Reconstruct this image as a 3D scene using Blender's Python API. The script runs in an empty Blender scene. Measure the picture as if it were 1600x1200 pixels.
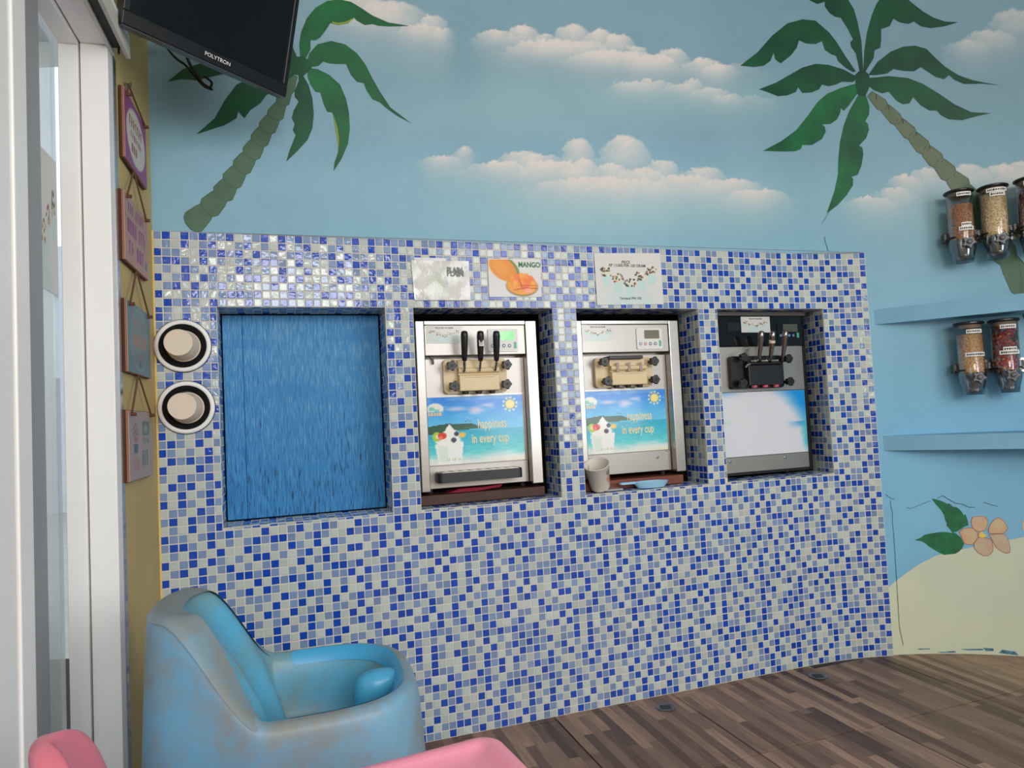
import bpy, bmesh, math, random
import numpy as np
from mathutils import Matrix, Vector
random.seed(7); rng=np.random.default_rng(5)
scene=bpy.context.scene
C=scene.collection
PT=.0275                      # mosaic pitch in metres
FPX=1080.; PITCH=.0458; ROLL=.0486; EYE=40.9628*PT
X0,Y0=-41.4921*PT,80.3819*PT; AL=.3264; S1=90.1173*PT; RAD=PT/.0205
ZT=64.75*PT; ST=105*PT        # top and right end of the mosaic
def ray(px,py):
    dx,dy=px-800.,py-600.
    c,s=math.cos(ROLL),math.sin(ROLL)
    x=c*dx-s*dy; y=s*dx+c*dy          # undo roll
    r,u,d=x/FPX,-y/FPX,1.
    cp,sp=math.cos(PITCH),math.sin(PITCH)
    return (r, d*cp-u*sp, d*sp+u*cp)
def proj(p):
    X,Y,Z=p; z=Z-EYE
    cp,sp=math.cos(PITCH),math.sin(PITCH)
    d=Y*cp+z*sp; u=-Y*sp+z*cp
    x=FPX*X/d; y=-FPX*u/d
    c,s=math.cos(ROLL),math.sin(ROLL)
    return 800+c*x+s*y, 600-s*x+c*y
DX,DY=math.cos(AL),math.sin(AL); NX,NY=math.sin(AL),-math.cos(AL)
PX1,PY1=X0+S1*DX,Y0+S1*DY; CX,CY=PX1+RAD*NX,PY1+RAD*NY
PHM=1.85
def wall(s,z=0.,w=0.):
    if s<=S1: return (X0+s*DX+w*NX, Y0+s*DY+w*NY, z)
    ph=min((s-S1)/RAD,PHM); a=AL-ph; n=(math.sin(a),-math.cos(a))
    ex=(s-S1)-ph*RAD
    return (CX-(RAD-w)*n[0]+ex*math.cos(a), CY-(RAD-w)*n[1]+ex*math.sin(a), z)
def heading(s): return AL-min(max((s-S1)/RAD,0),PHM)
def on_wall(px,py,w=0.):
    r=ray(px,py)
    # straight part
    den=r[0]*NX+r[1]*NY
    k=((X0+w*NX)*NX+(Y0+w*NY)*NY)/den
    s=(k*r[0]-X0)*DX+(k*r[1]-Y0)*DY
    if s<=S1: return s,EYE+k*r[2]
    R=RAD-w
    a=r[0]**2+r[1]**2; b=-2*(r[0]*CX+r[1]*CY); c=CX*CX+CY*CY-R*R
    k=(-b+math.sqrt(b*b-4*a*c))/(2*a)
    vx,vy=k*r[0]-CX,k*r[1]-CY
    # -n(ph)=(-sin a, cos a)
    a_=math.atan2(-vx,vy); ph=AL-a_
    return S1+ph*RAD, EYE+k*r[2]
LA=math.radians(17.); LX,LY=math.sin(LA),-math.cos(LA); LNX,LNY=math.cos(LA),math.sin(LA)
def left(t,z=0.,w=0.): return (X0+t*LX+w*LNX, Y0+t*LY+w*LNY, z)
def on_left(px,py,w=0.):
    r=ray(px,py); k=((X0+w*LNX)*LNX+(Y0+w*LNY)*LNY)/(r[0]*LNX+r[1]*LNY)
    return (k*r[0]-X0)*LX+(k*r[1]-Y0)*LY, EYE+k*r[2]
def on_z(px,py,z=0.):
    r=ray(px,py); k=(z-EYE)/r[2]; return k*r[0],k*r[1]
def on_flat(px,py,w=0.):
    r=ray(px,py); k=((X0+w*NX)*NX+(Y0+w*NY)*NY)/(r[0]*NX+r[1]*NY)
    return (k*r[0]-X0)*DX+(k*r[1]-Y0)*DY, EYE+k*r[2]
def flat(s,z=0.,w=0.): return (X0+s*DX+w*NX, Y0+s*DY+w*NY, z)
# ---------------------------------------------------------------- camera
cd=bpy.data.cameras.new('camera'); cam=bpy.data.objects.new('camera',cd); C.objects.link(cam)
cd.sensor_width=36; cd.lens=FPX/1600*36; cd.clip_start=.02; cd.clip_end=200
_cp,_sp=math.cos(PITCH),math.sin(PITCH); _c,_s=math.cos(ROLL),math.sin(ROLL)
_f=Vector((0,_cp,_sp)); _u=Vector((0,-_sp,_cp)); _r=Vector((1,0,0))
_R=_c*_r-_s*_u; _U=_s*_r+_c*_u
cam.matrix_world=Matrix(((_R.x,_U.x,-_f.x,0),(_R.y,_U.y,-_f.y,0),(_R.z,_U.z,-_f.z,EYE),(0,0,0,1)))
scene.camera=cam
# ---------------------------------------------------------------- world, window light, exposure
wd=bpy.data.worlds.new('sky'); scene.world=wd; wd.use_nodes=True
wn=wd.node_tree.nodes; bg=wn['Background']; bg.inputs[0].default_value=(.78,.88,1,1); bg.inputs[1].default_value=1.3
def area(name,loc,target,sx,sy,power,col):
    l=bpy.data.lights.new(name,'AREA'); l.shape='RECTANGLE'; l.size=sx; l.size_y=sy; l.energy=power; l.color=col
    o=bpy.data.objects.new(name,l); C.objects.link(o); o.location=loc
    o.rotation_euler=(Vector(target)-Vector(loc)).to_track_quat('-Z','Z').to_euler(); return o
area('daylight_shopfront',(2.86,-.75,1.75),(-1.,.9,1.1),2.9,1.7,74,(1,.99,.975))
area('daylight_rear_window',(.75,-2.52,2.25),(.35,2.3,1.5),2.3,1.1,86,(1,.99,.985))
scene.view_settings.view_transform='Standard'; scene.view_settings.look='None'
scene.view_settings.exposure=.1; scene.view_settings.gamma=1.; scene.view_settings.use_curve_mapping=False
# ---------------------------------------------------------------- helpers
def lin(c):
    c=np.asarray(c,float)/255.
    return np.where(c<=.04045,c/12.92,((c+.055)/1.055)**2.4)
def L4(c): return tuple(float(v) for v in lin(c))+(1.,)
MATS={}
def mat(name,col=(200,200,200),rough=.5,metal=0.,var=0.,vscale=8.,col2=None,bump=0.,bscale=60.,stretch=None,spec=.5,alpha=None,emit=0.,attr=False,coat=0.):
    if name in MATS: return MATS[name]
    m=bpy.data.materials.new(name); m.use_nodes=True; nt=m.node_tree; N=nt.nodes; b=N['Principled BSDF']
    b.inputs['Base Color'].default_value=L4(col); b.inputs['Roughness'].default_value=rough; b.inputs['Metallic'].default_value=metal
    b.inputs['Specular IOR Level'].default_value=spec
    if coat: b.inputs['Coat Weight'].default_value=coat; b.inputs['Coat Roughness'].default_value=.06
    tc=N.new('ShaderNodeTexCoord'); mp=N.new('ShaderNodeMapping'); nt.links.new(tc.outputs['Object'],mp.inputs['Vector'])
    if stretch: mp.inputs['Scale'].default_value=stretch
    src=None
    if attr:
        a=N.new('ShaderNodeVertexColor'); a.layer_name='Col'; src=a.outputs['Color']
        nt.links.new(src,b.inputs['Base Color'])
    if var or col2:
        n=N.new('ShaderNodeTexNoise'); n.inputs['Scale'].default_value=vscale; n.inputs['Detail'].default_value=6
        nt.links.new(mp.outputs[0],n.inputs['Vector'])
        mx=N.new('ShaderNodeMix'); mx.data_type='RGBA'
        if col2:
            rp=N.new('ShaderNodeValToRGB'); rp.color_ramp.elements[0].position=.5-.5*max(var,.05); rp.color_ramp.elements[1].position=.5+.5*max(var,.05)
            nt.links.new(n.outputs['Fac'],rp.inputs[0]); nt.links.new(rp.outputs[0],mx.inputs['Factor'])
            mx.inputs['A'].default_value=L4(col); mx.inputs['B'].default_value=L4(col2)
        else:
            nt.links.new(n.outputs['Fac'],mx.inputs['Factor'])
            d=np.array(col,float); mx.inputs['A'].default_value=L4(np.clip(d*(1-var),0,255)); mx.inputs['B'].default_value=L4(np.clip(d*(1+var),0,255))
            if src is not None:
                mx.blend_type='MULTIPLY'; mx.inputs['Factor'].default_value=1.
                for l in list(mx.inputs['Factor'].links): nt.links.remove(l)
                mr=N.new('ShaderNodeMapRange'); mr.inputs['To Min'].default_value=1-var; mr.inputs['To Max'].default_value=1+var
                nt.links.new(n.outputs['Fac'],mr.inputs['Value']); nt.links.new(src,mx.inputs['A']); nt.links.new(mr.outputs[0],mx.inputs['B'])
        nt.links.new(mx.outputs['Result'],b.inputs['Base Color'])
    if bump:
        n2=N.new('ShaderNodeTexNoise'); n2.inputs['Scale'].default_value=bscale; n2.inputs['Detail'].default_value=4
        nt.links.new(mp.outputs[0],n2.inputs['Vector'])
        bp=N.new('ShaderNodeBump'); bp.inputs['Strength'].default_value=bump; bp.inputs['Distance'].default_value=.004
        nt.links.new(n2.outputs['Fac'],bp.inputs['Height']); nt.links.new(bp.outputs[0],b.inputs['Normal'])
    if emit: b.inputs['Emission Color'].default_value=L4(col); b.inputs['Emission Strength'].default_value=emit
    MATS[name]=m; return m
def clear(name,tint=(245,248,250),gloss=.12,rough=.03):
    """thin clear plastic or pane: see-through with a fresnel-like sheen"""
    if name in MATS: return MATS[name]
    m=bpy.data.materials.new(name); m.use_nodes=True; nt=m.node_tree; N=nt.nodes; N.clear()
    o=N.new('ShaderNodeOutputMaterial'); t=N.new('ShaderNodeBsdfTransparent'); g=N.new('ShaderNodeBsdfGlossy'); mx=N.new('ShaderNodeMixShader')
    lw=N.new('ShaderNodeLayerWeight'); lw.inputs['Blend'].default_value=.25
    mr=N.new('ShaderNodeMapRange'); mr.inputs['To Min'].default_value=gloss; mr.inputs['To Max'].default_value=min(1,gloss+.6)
    t.inputs[0].default_value=L4(tint); g.inputs['Roughness'].default_value=rough
    nt.links.new(lw.outputs['Facing'],mr.inputs['Value']); nt.links.new(mr.outputs[0],mx.inputs[0])
    nt.links.new(t.outputs[0],mx.inputs[1]); nt.links.new(g.outputs[0],mx.inputs[2]); nt.links.new(mx.outputs[0],o.inputs[0])
    MATS[name]=m; return m
def frame(o,ex,ey,ez):
    return Matrix(((ex[0],ey[0],ez[0],o[0]),(ex[1],ey[1],ez[1],o[1]),(ex[2],ey[2],ez[2],o[2]),(0,0,0,1)))
WF=frame((X0,Y0,0),(DX,DY,0),(0,0,1),(NX,NY,0))          # back wall: (s, z, w)
LF=frame((X0,Y0,0),(LX,LY,0),(0,0,1),(LNX,LNY,0))        # left wall: (t, z, w)
def CW(v): return Vector(wall(v[0],v[1],v[2]))            # curved wall
ID=Matrix.Identity(4)
def tag(o,label=None,cat=None,group=None,kind=None):
    if label: o['label']=label
    if cat: o['category']=cat
    if group: o['group']=group
    if kind: o['kind']=kind
    return o
def thing(name,label,cat,loc,group=None):
    o=bpy.data.objects.new(name,None); o.empty_display_size=.05; C.objects.link(o); o.location=loc
    return tag(o,label,cat,group)
def wloc(o):
    v=Vector((0,0,0))
    while o is not None: v=v+Vector(o.location); o=o.parent
    return v
def emit(bm,name,m,parent=None,fr=ID,smooth=False,recalc=True,sub=0,autos=None):
    for v in bm.verts: v.co = fr(v.co) if callable(fr) else fr@v.co
    if recalc: bmesh.ops.recalc_face_normals(bm,faces=bm.faces)
    me=bpy.data.meshes.new(name); 
    if parent is not None: off=wloc(parent)
    else:
        lo=Vector([min(v.co[i] for v in bm.verts) for i in range(3)]); hi=Vector([max(v.co[i] for v in bm.verts) for i in range(3)])
        off=Vector(((lo.x+hi.x)/2,(lo.y+hi.y)/2,lo.z))
    for v in bm.verts: v.co=v.co-off
    for f in bm.faces: f.smooth=smooth
    bm.to_mesh(me); bm.free()
    for mm in (m if isinstance(m,(list,tuple)) else [m]): me.materials.append(mm)
    o=bpy.data.objects.new(name,me); C.objects.link(o)
    if parent is not None: o.parent=parent
    else: o.location=off
    if autos:
        try: me.set_sharp_from_angle(angle=math.radians(autos))
        except Exception: pass
    if sub:
        md=o.modifiers.new('sub','SUBSURF'); md.levels=sub; md.render_levels=sub
    return o
def B(): return bmesh.new()
def box(bm,a,b,bev=0.,seg=2,mi=0):
    x0,x1=sorted((a[0],b[0])); y0,y1=sorted((a[1],b[1])); z0,z1=sorted((a[2],b[2]))
    vs=[bm.verts.new(p) for p in ((x0,y0,z0),(x1,y0,z0),(x1,y1,z0),(x0,y1,z0),(x0,y0,z1),(x1,y0,z1),(x1,y1,z1),(x0,y1,z1))]
    fs=[bm.faces.new([vs[i] for i in q]) for q in ((0,3,2,1),(4,5,6,7),(0,1,5,4),(1,2,6,5),(2,3,7,6),(3,0,4,7))]
    for f in fs: f.material_index=mi
    if bev:
        bev=min(bev,.49*min(x1-x0,y1-y0,z1-z0))
        es=list({e for f in fs for e in f.edges})
        bmesh.ops.bevel(bm,geom=es,offset=bev,segments=seg,profile=.5,affect='EDGES',clamp_overlap=True)
    return bm
def prism(bm,pts,z0,z1,bev=0.,mi=0):
    """polygon in local xy extruded from z0 to z1"""
    lo=[bm.verts.new((p[0],p[1],z0)) for p in pts]; hi=[bm.verts.new((p[0],p[1],z1)) for p in pts]
    n=len(pts); fs=[bm.faces.new(hi),bm.faces.new(lo[::-1])]
    for i in range(n): fs.append(bm.faces.new([lo[i],lo[(i+1)%n],hi[(i+1)%n],hi[i]]))
    for f in fs: f.material_index=mi
    if bev:
        es=list(fs[0].edges)
        bmesh.ops.bevel(bm,geom=es,offset=bev,segments=2,profile=.5,affect='EDGES',clamp_overlap=True)
    return bm
def rrect(x0,x1,y0,y1,r,n=5):
    out=[]
    for cx,cy,a0 in ((x1-r,y1-r,0),(x0+r,y1-r,90),(x0+r,y0+r,180),(x1-r,y0+r,270)):
        for i in range(n+1):
            a=math.radians(a0+90*i/n); out.append((cx+r*math.cos(a),cy+r*math.sin(a)))
    return out
def circ(cx,cy,rx,ry=None,n=24,a0=0.):
    ry=rx if ry is None else ry
    return [(cx+rx*math.cos(a0+2*math.pi*i/n),cy+ry*math.sin(a0+2*math.pi*i/n)) for i in range(n)]
def lathe(bm,prof,n=28,c=(0,0,0),ax='y',cap=True):
    """prof: list of (radius, height) revolved about a local axis"""
    rings=[]
    for r,h in prof:
        ring=[]
        for i in range(n):
            a=2*math.pi*i/n; p,q=r*math.cos(a),r*math.sin(a)
            v={'y':(p,h,q),'z':(p,q,h),'x':(h,p,q)}[ax]
            ring.append(bm.verts.new((c[0]+v[0],c[1]+v[1],c[2]+v[2])))
        rings.append(ring)
    for a,b in zip(rings,rings[1:]):
        for i in range(n): bm.faces.new([a[i],a[(i+1)%n],b[(i+1)%n],b[i]])
    if cap:
        if prof[0][0]>1e-6: bm.faces.new(rings[0])
        if prof[-1][0]>1e-6: bm.faces.new(rings[-1][::-1])
    bmesh.ops.remove_doubles(bm,verts=bm.verts,dist=1e-6)
    return bm
def tube(bm,pts,r,n=8,closed=False):
    pts=[Vector(p) for p in pts]; m=len(pts); rings=[]
    rr=r if isinstance(r,(list,tuple)) else [r]*m
    up=None
    for i,p in enumerate(pts):
        a=pts[(i-1)%m] if (closed or i>0) else p; b=pts[(i+1)%m] if (closed or i<m-1) else p
        d=(b-a).normalized()
        if up is None:
            up=d.orthogonal().normalized()
        up=(up-d*up.dot(d)); up=up.normalized() if up.length>1e-6 else d.orthogonal().normalized()
        q=d.cross(up)
        rings.append([bm.verts.new(p+rr[i]*(math.cos(2*math.pi*k/n)*up+math.sin(2*math.pi*k/n)*q)) for k in range(n)])
    for i in range(m-(0 if closed else 1)):
        a,b=rings[i],rings[(i+1)%m]
        for k in range(n): bm.faces.new([a[k],a[(k+1)%n],b[(k+1)%n],b[k]])
    if not closed: bm.faces.new(rings[0][::-1]); bm.faces.new(rings[-1])
    return bm
def text(bm,s,size,o,ex=(1,0),thick=.0004,xs=1.,align='CENTER',shear=0.,mi=0,space=1.,bold=0.):
    """lettering in local xy at o=(x,y,z); ex is the baseline direction"""
    cu=bpy.data.curves.new('t','FONT'); cu.body=s; cu.size=size; cu.align_x=align; cu.align_y='CENTER'; cu.shear=shear; cu.space_character=space; cu.resolution_u=3; cu.offset=bold*size
    ob=bpy.data.objects.new('t',cu); me=bpy.data.meshes.new_from_object(ob)
    l=math.hypot(*ex); cx,cy=ex[0]/l,ex[1]/l
    vs=[bm.verts.new((o[0]+cx*v.co.x*xs-cy*v.co.y,o[1]+cy*v.co.x*xs+cx*v.co.y,o[2]+thick)) for v in me.vertices]
    for p in me.polygons:
        try: f=bm.faces.new([vs[i] for i in p.vertices]); f.material_index=mi
        except ValueError: pass
    bpy.data.objects.remove(ob); bpy.data.curves.remove(cu); bpy.data.meshes.remove(me)
    return bm
# ---- painting on fine grids (murals, posters, prints)
def _hash(ix,iy,seed): 
    h=(ix*374761393+iy*668265263+seed*974711)&0xffffffff; h=((h^(h>>13))*1274126177)&0xffffffff
    return ((h^(h>>16))&0xffff)/65535.
def vnoise(x,y,seed=0):
    ix=np.floor(x).astype(np.int64); iy=np.floor(y).astype(np.int64); fx=x-ix; fy=y-iy
    fx=fx*fx*(3-2*fx); fy=fy*fy*(3-2*fy)
    a=_hash(ix,iy,seed);b=_hash(ix+1,iy,seed);c=_hash(ix,iy+1,seed);d=_hash(ix+1,iy+1,seed)
    return (a*(1-fx)+b*fx)*(1-fy)+(c*(1-fx)+d*fx)*fy
def fbm(x,y,o=4,seed=0):
    s=0;a=.5
    for k in range(o): s=s+a*vnoise(x*2**k,y*2**k,seed+k); a*=.5
    return s
def sstep(a,b,x): t=np.clip((x-a)/(b-a),0,1); return t*t*(3-2*t)
class Canvas:
    """colour raster; x to the right 0..W, y up 0..H (metres or any unit)"""
    def __init__(s,W,H,nx,ny,col):
        s.W,s.H,s.nx,s.ny=W,H,nx,ny
        s.X,s.Y=np.meshgrid(np.linspace(0,W,nx),np.linspace(0,H,ny)); s.c=np.empty(s.X.shape+(3,)); s.c[:]=col
    def mix(s,mask,col):
        mask=np.asarray(mask,float)[...,None]; s.c=s.c*(1-mask)+np.asarray(col,float)*mask
    def ell(s,cx,cy,rx,ry,col,rot=0.,soft=.12,a=1.):
        c,q=math.cos(rot),math.sin(rot); dx,dy=s.X-cx,s.Y-cy
        d=np.hypot((c*dx+q*dy)/rx,(-q*dx+c*dy)/ry); s.mix(a*(1-sstep(1-soft,1+soft,d)),col)
    def poly(s,pts,col,a=1.):
        ins=np.zeros(s.X.shape,bool); n=len(pts)
        for i in range(n):
            x1,y1=pts[i];x2,y2=pts[(i+1)%n]
            if y1==y2: continue
            c=((y1>s.Y)!=(y2>s.Y))&(s.X<(x2-x1)*(s.Y-y1)/(y2-y1)+x1); ins^=c
        s.mix(ins*a,col)
    def rect(s,x0,x1,y0,y1,col,a=1.): s.mix(((s.X>=x0)&(s.X<=x1)&(s.Y>=y0)&(s.Y<=y1))*a,col)
def grid_mesh(name,P,colors,mats,mi=None):
    """P: (ny,nx,3) array of positions"""
    ny,nx=P.shape[:2]; idx=np.arange(ny*nx).reshape(ny,nx)
    q=np.stack([idx[:-1,:-1],idx[:-1,1:],idx[1:,1:],idx[1:,:-1]],-1).reshape(-1,4)
    return P.reshape(-1,3),q,colors.reshape(-1,3)
def mesh_np(name,V,Q,col=None,mats=(),mi=None,smooth=False):
    me=bpy.data.meshes.new(name); me.vertices.add(len(V)); me.vertices.foreach_set('co',np.asarray(V,np.float32).ravel())
    me.loops.add(Q.size); me.loops.foreach_set('vertex_index',Q.ravel().astype(np.int32))
    me.polygons.add(len(Q)); me.polygons.foreach_set('loop_start',np.arange(0,Q.size,4,dtype=np.int32))
    if mi is not None: me.polygons.foreach_set('material_index',np.asarray(mi,np.int32))
    me.polygons.foreach_set('use_smooth',np.full(len(Q),smooth))
    me.update(calc_edges=True)
    if col is not None:
        ca=me.color_attributes.new('Col','FLOAT_COLOR','POINT'); c4=np.ones((len(V),4),np.float32); c4[:,:3]=lin(np.clip(col,0,255)); ca.data.foreach_set('color',c4.ravel())
    for m in mats: me.materials.append(m)
    return me
def print_panel(name,cv,corner,m,parent=None,mapf=None,thick=.0012,sag=None):
    """canvas on a thin sheet; corner = 4 (s,z) points TL,TR,BR,BL on a plane; mapf(s,z,w) -> world"""
    u=(cv.X/cv.W); v=(cv.Y/cv.H); TL,TR,BR,BL=[np.array(c,float) for c in corner]
    S=(BL[0]*(1-u)+BR[0]*u)*(1-v)+(TL[0]*(1-u)+TR[0]*u)*v
    Z=(BL[1]*(1-u)+BR[1]*u)*(1-v)+(TL[1]*(1-u)+TR[1]*u)*v
    Wv=np.zeros_like(S) if sag is None else sag(u,v)
    P=np.array([[mapf(S[j,i],Z[j,i],thick+Wv[j,i]) for i in range(cv.nx)] for j in range(cv.ny)])
    V,Q,c=grid_mesh(name,P,cv.c,None)
    # closed back and sides
    ny,nx=cv.ny,cv.nx; loop=[(0,i) for i in range(nx)]+[(j,nx-1) for j in range(1,ny)]+[(ny-1,i) for i in range(nx-2,-1,-1)]+[(j,0) for j in range(ny-2,0,-1)]
    base=len(V); bv=np.array([mapf(S[j,i],Z[j,i],Wv[j,i]) for j,i in loop]); fr=[j*nx+i for j,i in loop]; n=len(loop)
    sq=np.array([[fr[k],base+k,base+(k+1)%n,fr[(k+1)%n]] for k in range(n)])
    V=np.concatenate([V,bv]); c=np.concatenate([c,np.full((n,3),225.)]); Q=np.concatenate([Q,sq])
    off=np.array(wloc(parent)) if parent is not None else np.array([V[:,0].mean(),V[:,1].mean(),V[:,2].min()])
    me=mesh_np(name,V-off,Q,c,[m]); o=bpy.data.objects.new(name,me); C.objects.link(o)
    if parent is not None: o.parent=parent
    else: o.location=off
    return o
PRINT=mat('printed_paper',rough=.45,attr=True)
PRINTG=mat('laminated_print',rough=.22,attr=True,coat=.3)
# ================================================================ THE SETTING
ROOMH=3.1; REAR=-2.6
NZ0,NZ1=ZT-35.42*PT,ZT-9*PT
NI=[(a*PT,b*PT) for a,b in ((6.8,26.95),(30.6,50.3),(53.9,74.07),(77.4,97.15))]
THK=.15
# ---- mural: soft painted sky and clouds (crisp painted shapes are added below as paint layers)
CLOUDS=[ # puffs (cx, top y, half width, height) in photo pixels, depth of the fade
 ([(775,46,26,14),(818,40,22,20),(850,52,14,8),(893,38,26,26),(935,47,24,20),(967,52,20,20),(995,70,14,12),(1050,75,22,18),(1020,84,30,16),(960,78,60,16),(870,62,70,18),(1098,92,30,14),(1125,100,22,8)],46,.9),
 ([(985,128,30,8),(1020,124,20,8),(1060,130,22,8),(1082,123,14,12),(1110,138,26,8),(1135,146,20,6)],30,.75),
 ([(725,228,12,10),(690,242,26,10),(812,234,30,18),(845,240,26,10),(902,214,22,32),(976,212,34,36),(908,247,24,24),(955,254,22,18),(1036,249,22,20),(1098,260,30,18),(1000,262,34,20),(1140,280,40,12),(862,252,44,16),(775,252,40,12),(1066,272,40,16),(940,276,90,18),(1185,296,40,12)],60,.85),
 ([(672,24,24,18),(655,36,30,14),(610,2,50,30),(560,-6,60,34),(690,44,14,8)],55,.8),
 ([(1590,16,40,28),(1545,48,40,20),(1510,62,26,10)],55,.62),
 ([(1415,274,22,12),(1450,262,26,18),(1510,256,32,22),(1560,258,34,20),(1600,252,34,24),(1395,292,24,10),(1360,308,30,8),(1640,250,40,24),(1690,262,40,16),(1735,282,36,10)],60,.8),
 ([(1140,100,40,10),(1180,150,30,8),(1150,280,40,14)],40,.3)]
def paint_sky(px,py,z):
    n1=fbm(px/90,py/70,4,3); n2=fbm(px/14,py/9,3,9)
    base=np.empty(px.shape+(3,))
    top=np.array([128,163,180.]); mid=np.array([134,180,200.]); low=np.array([126,186,220.])
    t=sstep(2.6,1.8,z)[...,None]; base[:]=top*(1-t)+mid*t
    t2=sstep(1.75,.9,z)[...,None]; base=base*(1-t2)+low*t2
    base+=((n1-.47)*12)[...,None]+((n2-.44)*3)[...,None]
    # pale greenish haze below the clouds
    for cx,cy,rx,ry,a in ((1000,150,260,34,.45),(950,330,240,40,.5),(1250,300,160,50,.3),(1500,330,160,40,.25),(760,180,160,26,.2)):
        m=a*np.exp(-((px-cx)/rx)**2-((py-cy)/ry)**2)*(.6+.8*n1); base=base*(1-m[...,None])+np.array([158,196,202.])*m[...,None]
    for puffs,L,a in CLOUDS:
        m=np.zeros(px.shape); edge=np.full(px.shape,1e9)
        n3=fbm(px/5,py/5,3,21); jx=px+(n2-.45)*12+(n3-.45)*7; jy=py+(n2-.45)*10+(n3-.45)*6
        for cx,ty,hw,h in puffs:
            u=(jx-cx)/(hw*1.15); v=(jy-(ty+h))/h; rr=np.sqrt(u*u+v*v)
            above=sstep(1.06,.96,rr)*np.exp(-.8*u*u)*(1-.3*sstep(.0,1.,1+v))
            below=np.exp(-.8*u*u)*np.exp(-np.clip(v*h,0,None)/(L*.36))*.7*sstep(1.7,.9,np.abs(u))
            m=1-(1-m)*(1-np.clip(np.where(v<0,above,below)*(.74+.4*n2),0,1)*.93)
        m=np.clip(m*a*(1.05+.5*(n3-.45)+.3),0,1)[...,None]
        base=base*(1-m)+np.array([222,215,211.])*m
    return base
def wallP(S,Z,w=0.):
    return np.array([[wall(S[j,i],Z[j,i],w) for i in range(S.shape[1])] for j in range(S.shape[0])])
def projN(P):
    X,Y,Z=P[...,0],P[...,1],P[...,2]-EYE; cp,sp=math.cos(PITCH),math.sin(PITCH)
    d=np.maximum(Y*cp+Z*sp,.05); u=-Y*sp+Z*cp; x=FPX*X/d; y=-FPX*u/d; c,s=math.cos(ROLL),math.sin(ROLL)
    return 800+c*x+s*y,600-s*x+c*y
VV,QQ,CC,MI=[],[],[],[]; _n=0
def addgrid(P,col,mi):
    global _n
    V,q,c=grid_mesh('',P,col,None); VV.append(V); QQ.append(q+_n); CC.append(c); MI.append(np.full(len(q),mi)); _n+=len(V)
PW=-.006   # painted plaster sits a little behind the tile faces
def mural(s0,s1,z0,z1,ds,dz):
    S,Z=np.meshgrid(np.linspace(s0,s1,max(2,int((s1-s0)/ds)+1)),np.linspace(z0,z1,max(2,int((z1-z0)/dz)+1)))
    P=wallP(S,Z,PW); px,py=projN(P); addgrid(P,paint_sky(px,py,Z),0)
mural(0,3.62,ZT,2.86,.0065,.0065); mural(0,3.62,2.86,ROOMH,.05,.05)
mural(ST,3.62,0,ZT,.012,.012); mural(3.62,4.3,0,ROOMH,.018,.018); mural(4.3,5.6,0,ROOMH,.06,.1)
def quadW(pts,mi):   # pts (s,z,w)
    P=np.array([[wall(*pts[0]),wall(*pts[1])],[wall(*pts[3]),wall(*pts[2])]]); addgrid(P,np.full(P.shape,200.),mi)
ss=sorted({0.,ST}|{v for n in NI for v in n}); fine=[]
for a,b in zip(ss,ss[1:]):
    k=max(1,int((b-a)/.05)) if b>S1 else 1
    fine+= [(a+(b-a)*i/k,a+(b-a)*(i+1)/k) for i in range(k)]
GW=.0019
for a,b in fine:
    for z0,z1 in ((0,NZ0),(NZ0,NZ1),(NZ1,ZT)):
        if z0==NZ0 and any(n[0]-1e-6<=a and b<=n[1]+1e-6 for n in NI): continue
        quadW([(a,z0,GW),(b,z0,GW),(b,z1,GW),(a,z1,GW)],1)
quadW([(0,ZT,PW),(ST,ZT,PW),(ST,ZT,GW),(0,ZT,GW)],1)
for k in range(8):
    a,b=ST*k/8,ST*(k+1)/8; quadW([(a,ZT-.0005,PW-.001),(b,ZT-.0005,PW-.001),(b,ZT-.0005,GW+.002),(a,ZT-.0005,GW+.002)],1)
quadW([(ST,0,PW),(ST,0,GW),(ST,ZT,GW),(ST,ZT,PW)],1)
def flatN(s,z,w): return wall(s,z,w)
for i,(a,b) in enumerate(NI):
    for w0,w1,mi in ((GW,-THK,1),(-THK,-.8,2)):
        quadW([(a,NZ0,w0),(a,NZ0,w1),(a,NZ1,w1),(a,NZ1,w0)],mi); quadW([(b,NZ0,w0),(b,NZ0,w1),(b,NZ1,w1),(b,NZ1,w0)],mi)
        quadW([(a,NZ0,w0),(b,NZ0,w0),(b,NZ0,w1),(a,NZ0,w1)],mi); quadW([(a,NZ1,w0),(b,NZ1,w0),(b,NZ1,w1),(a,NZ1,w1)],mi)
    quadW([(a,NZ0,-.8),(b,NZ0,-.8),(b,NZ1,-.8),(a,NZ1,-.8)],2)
MUR=mat('mural_paint',rough=.62,attr=True,col=(128,128,128),var=.03,vscale=60,bump=.12,bscale=35)
GROUT=mat('white_grout',(212,207,196),rough=.85,var=.06,vscale=30)
DARK=mat('back_room_dark_colour',(24,22,22),rough=.9)  # darkness of the unlit back room, put into the colour behind the niches
V=np.concatenate(VV); Q=np.concatenate(QQ)
me=mesh_np('wall_back',V,Q,np.concatenate(CC),[MUR,GROUT,DARK],np.concatenate(MI),smooth=False)
WALL=bpy.data.objects.new('wall_back',me); C.objects.link(WALL)
tag(WALL,'back wall with blue and white mosaic below a painted tropical sky mural','wall',kind='structure')
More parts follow.
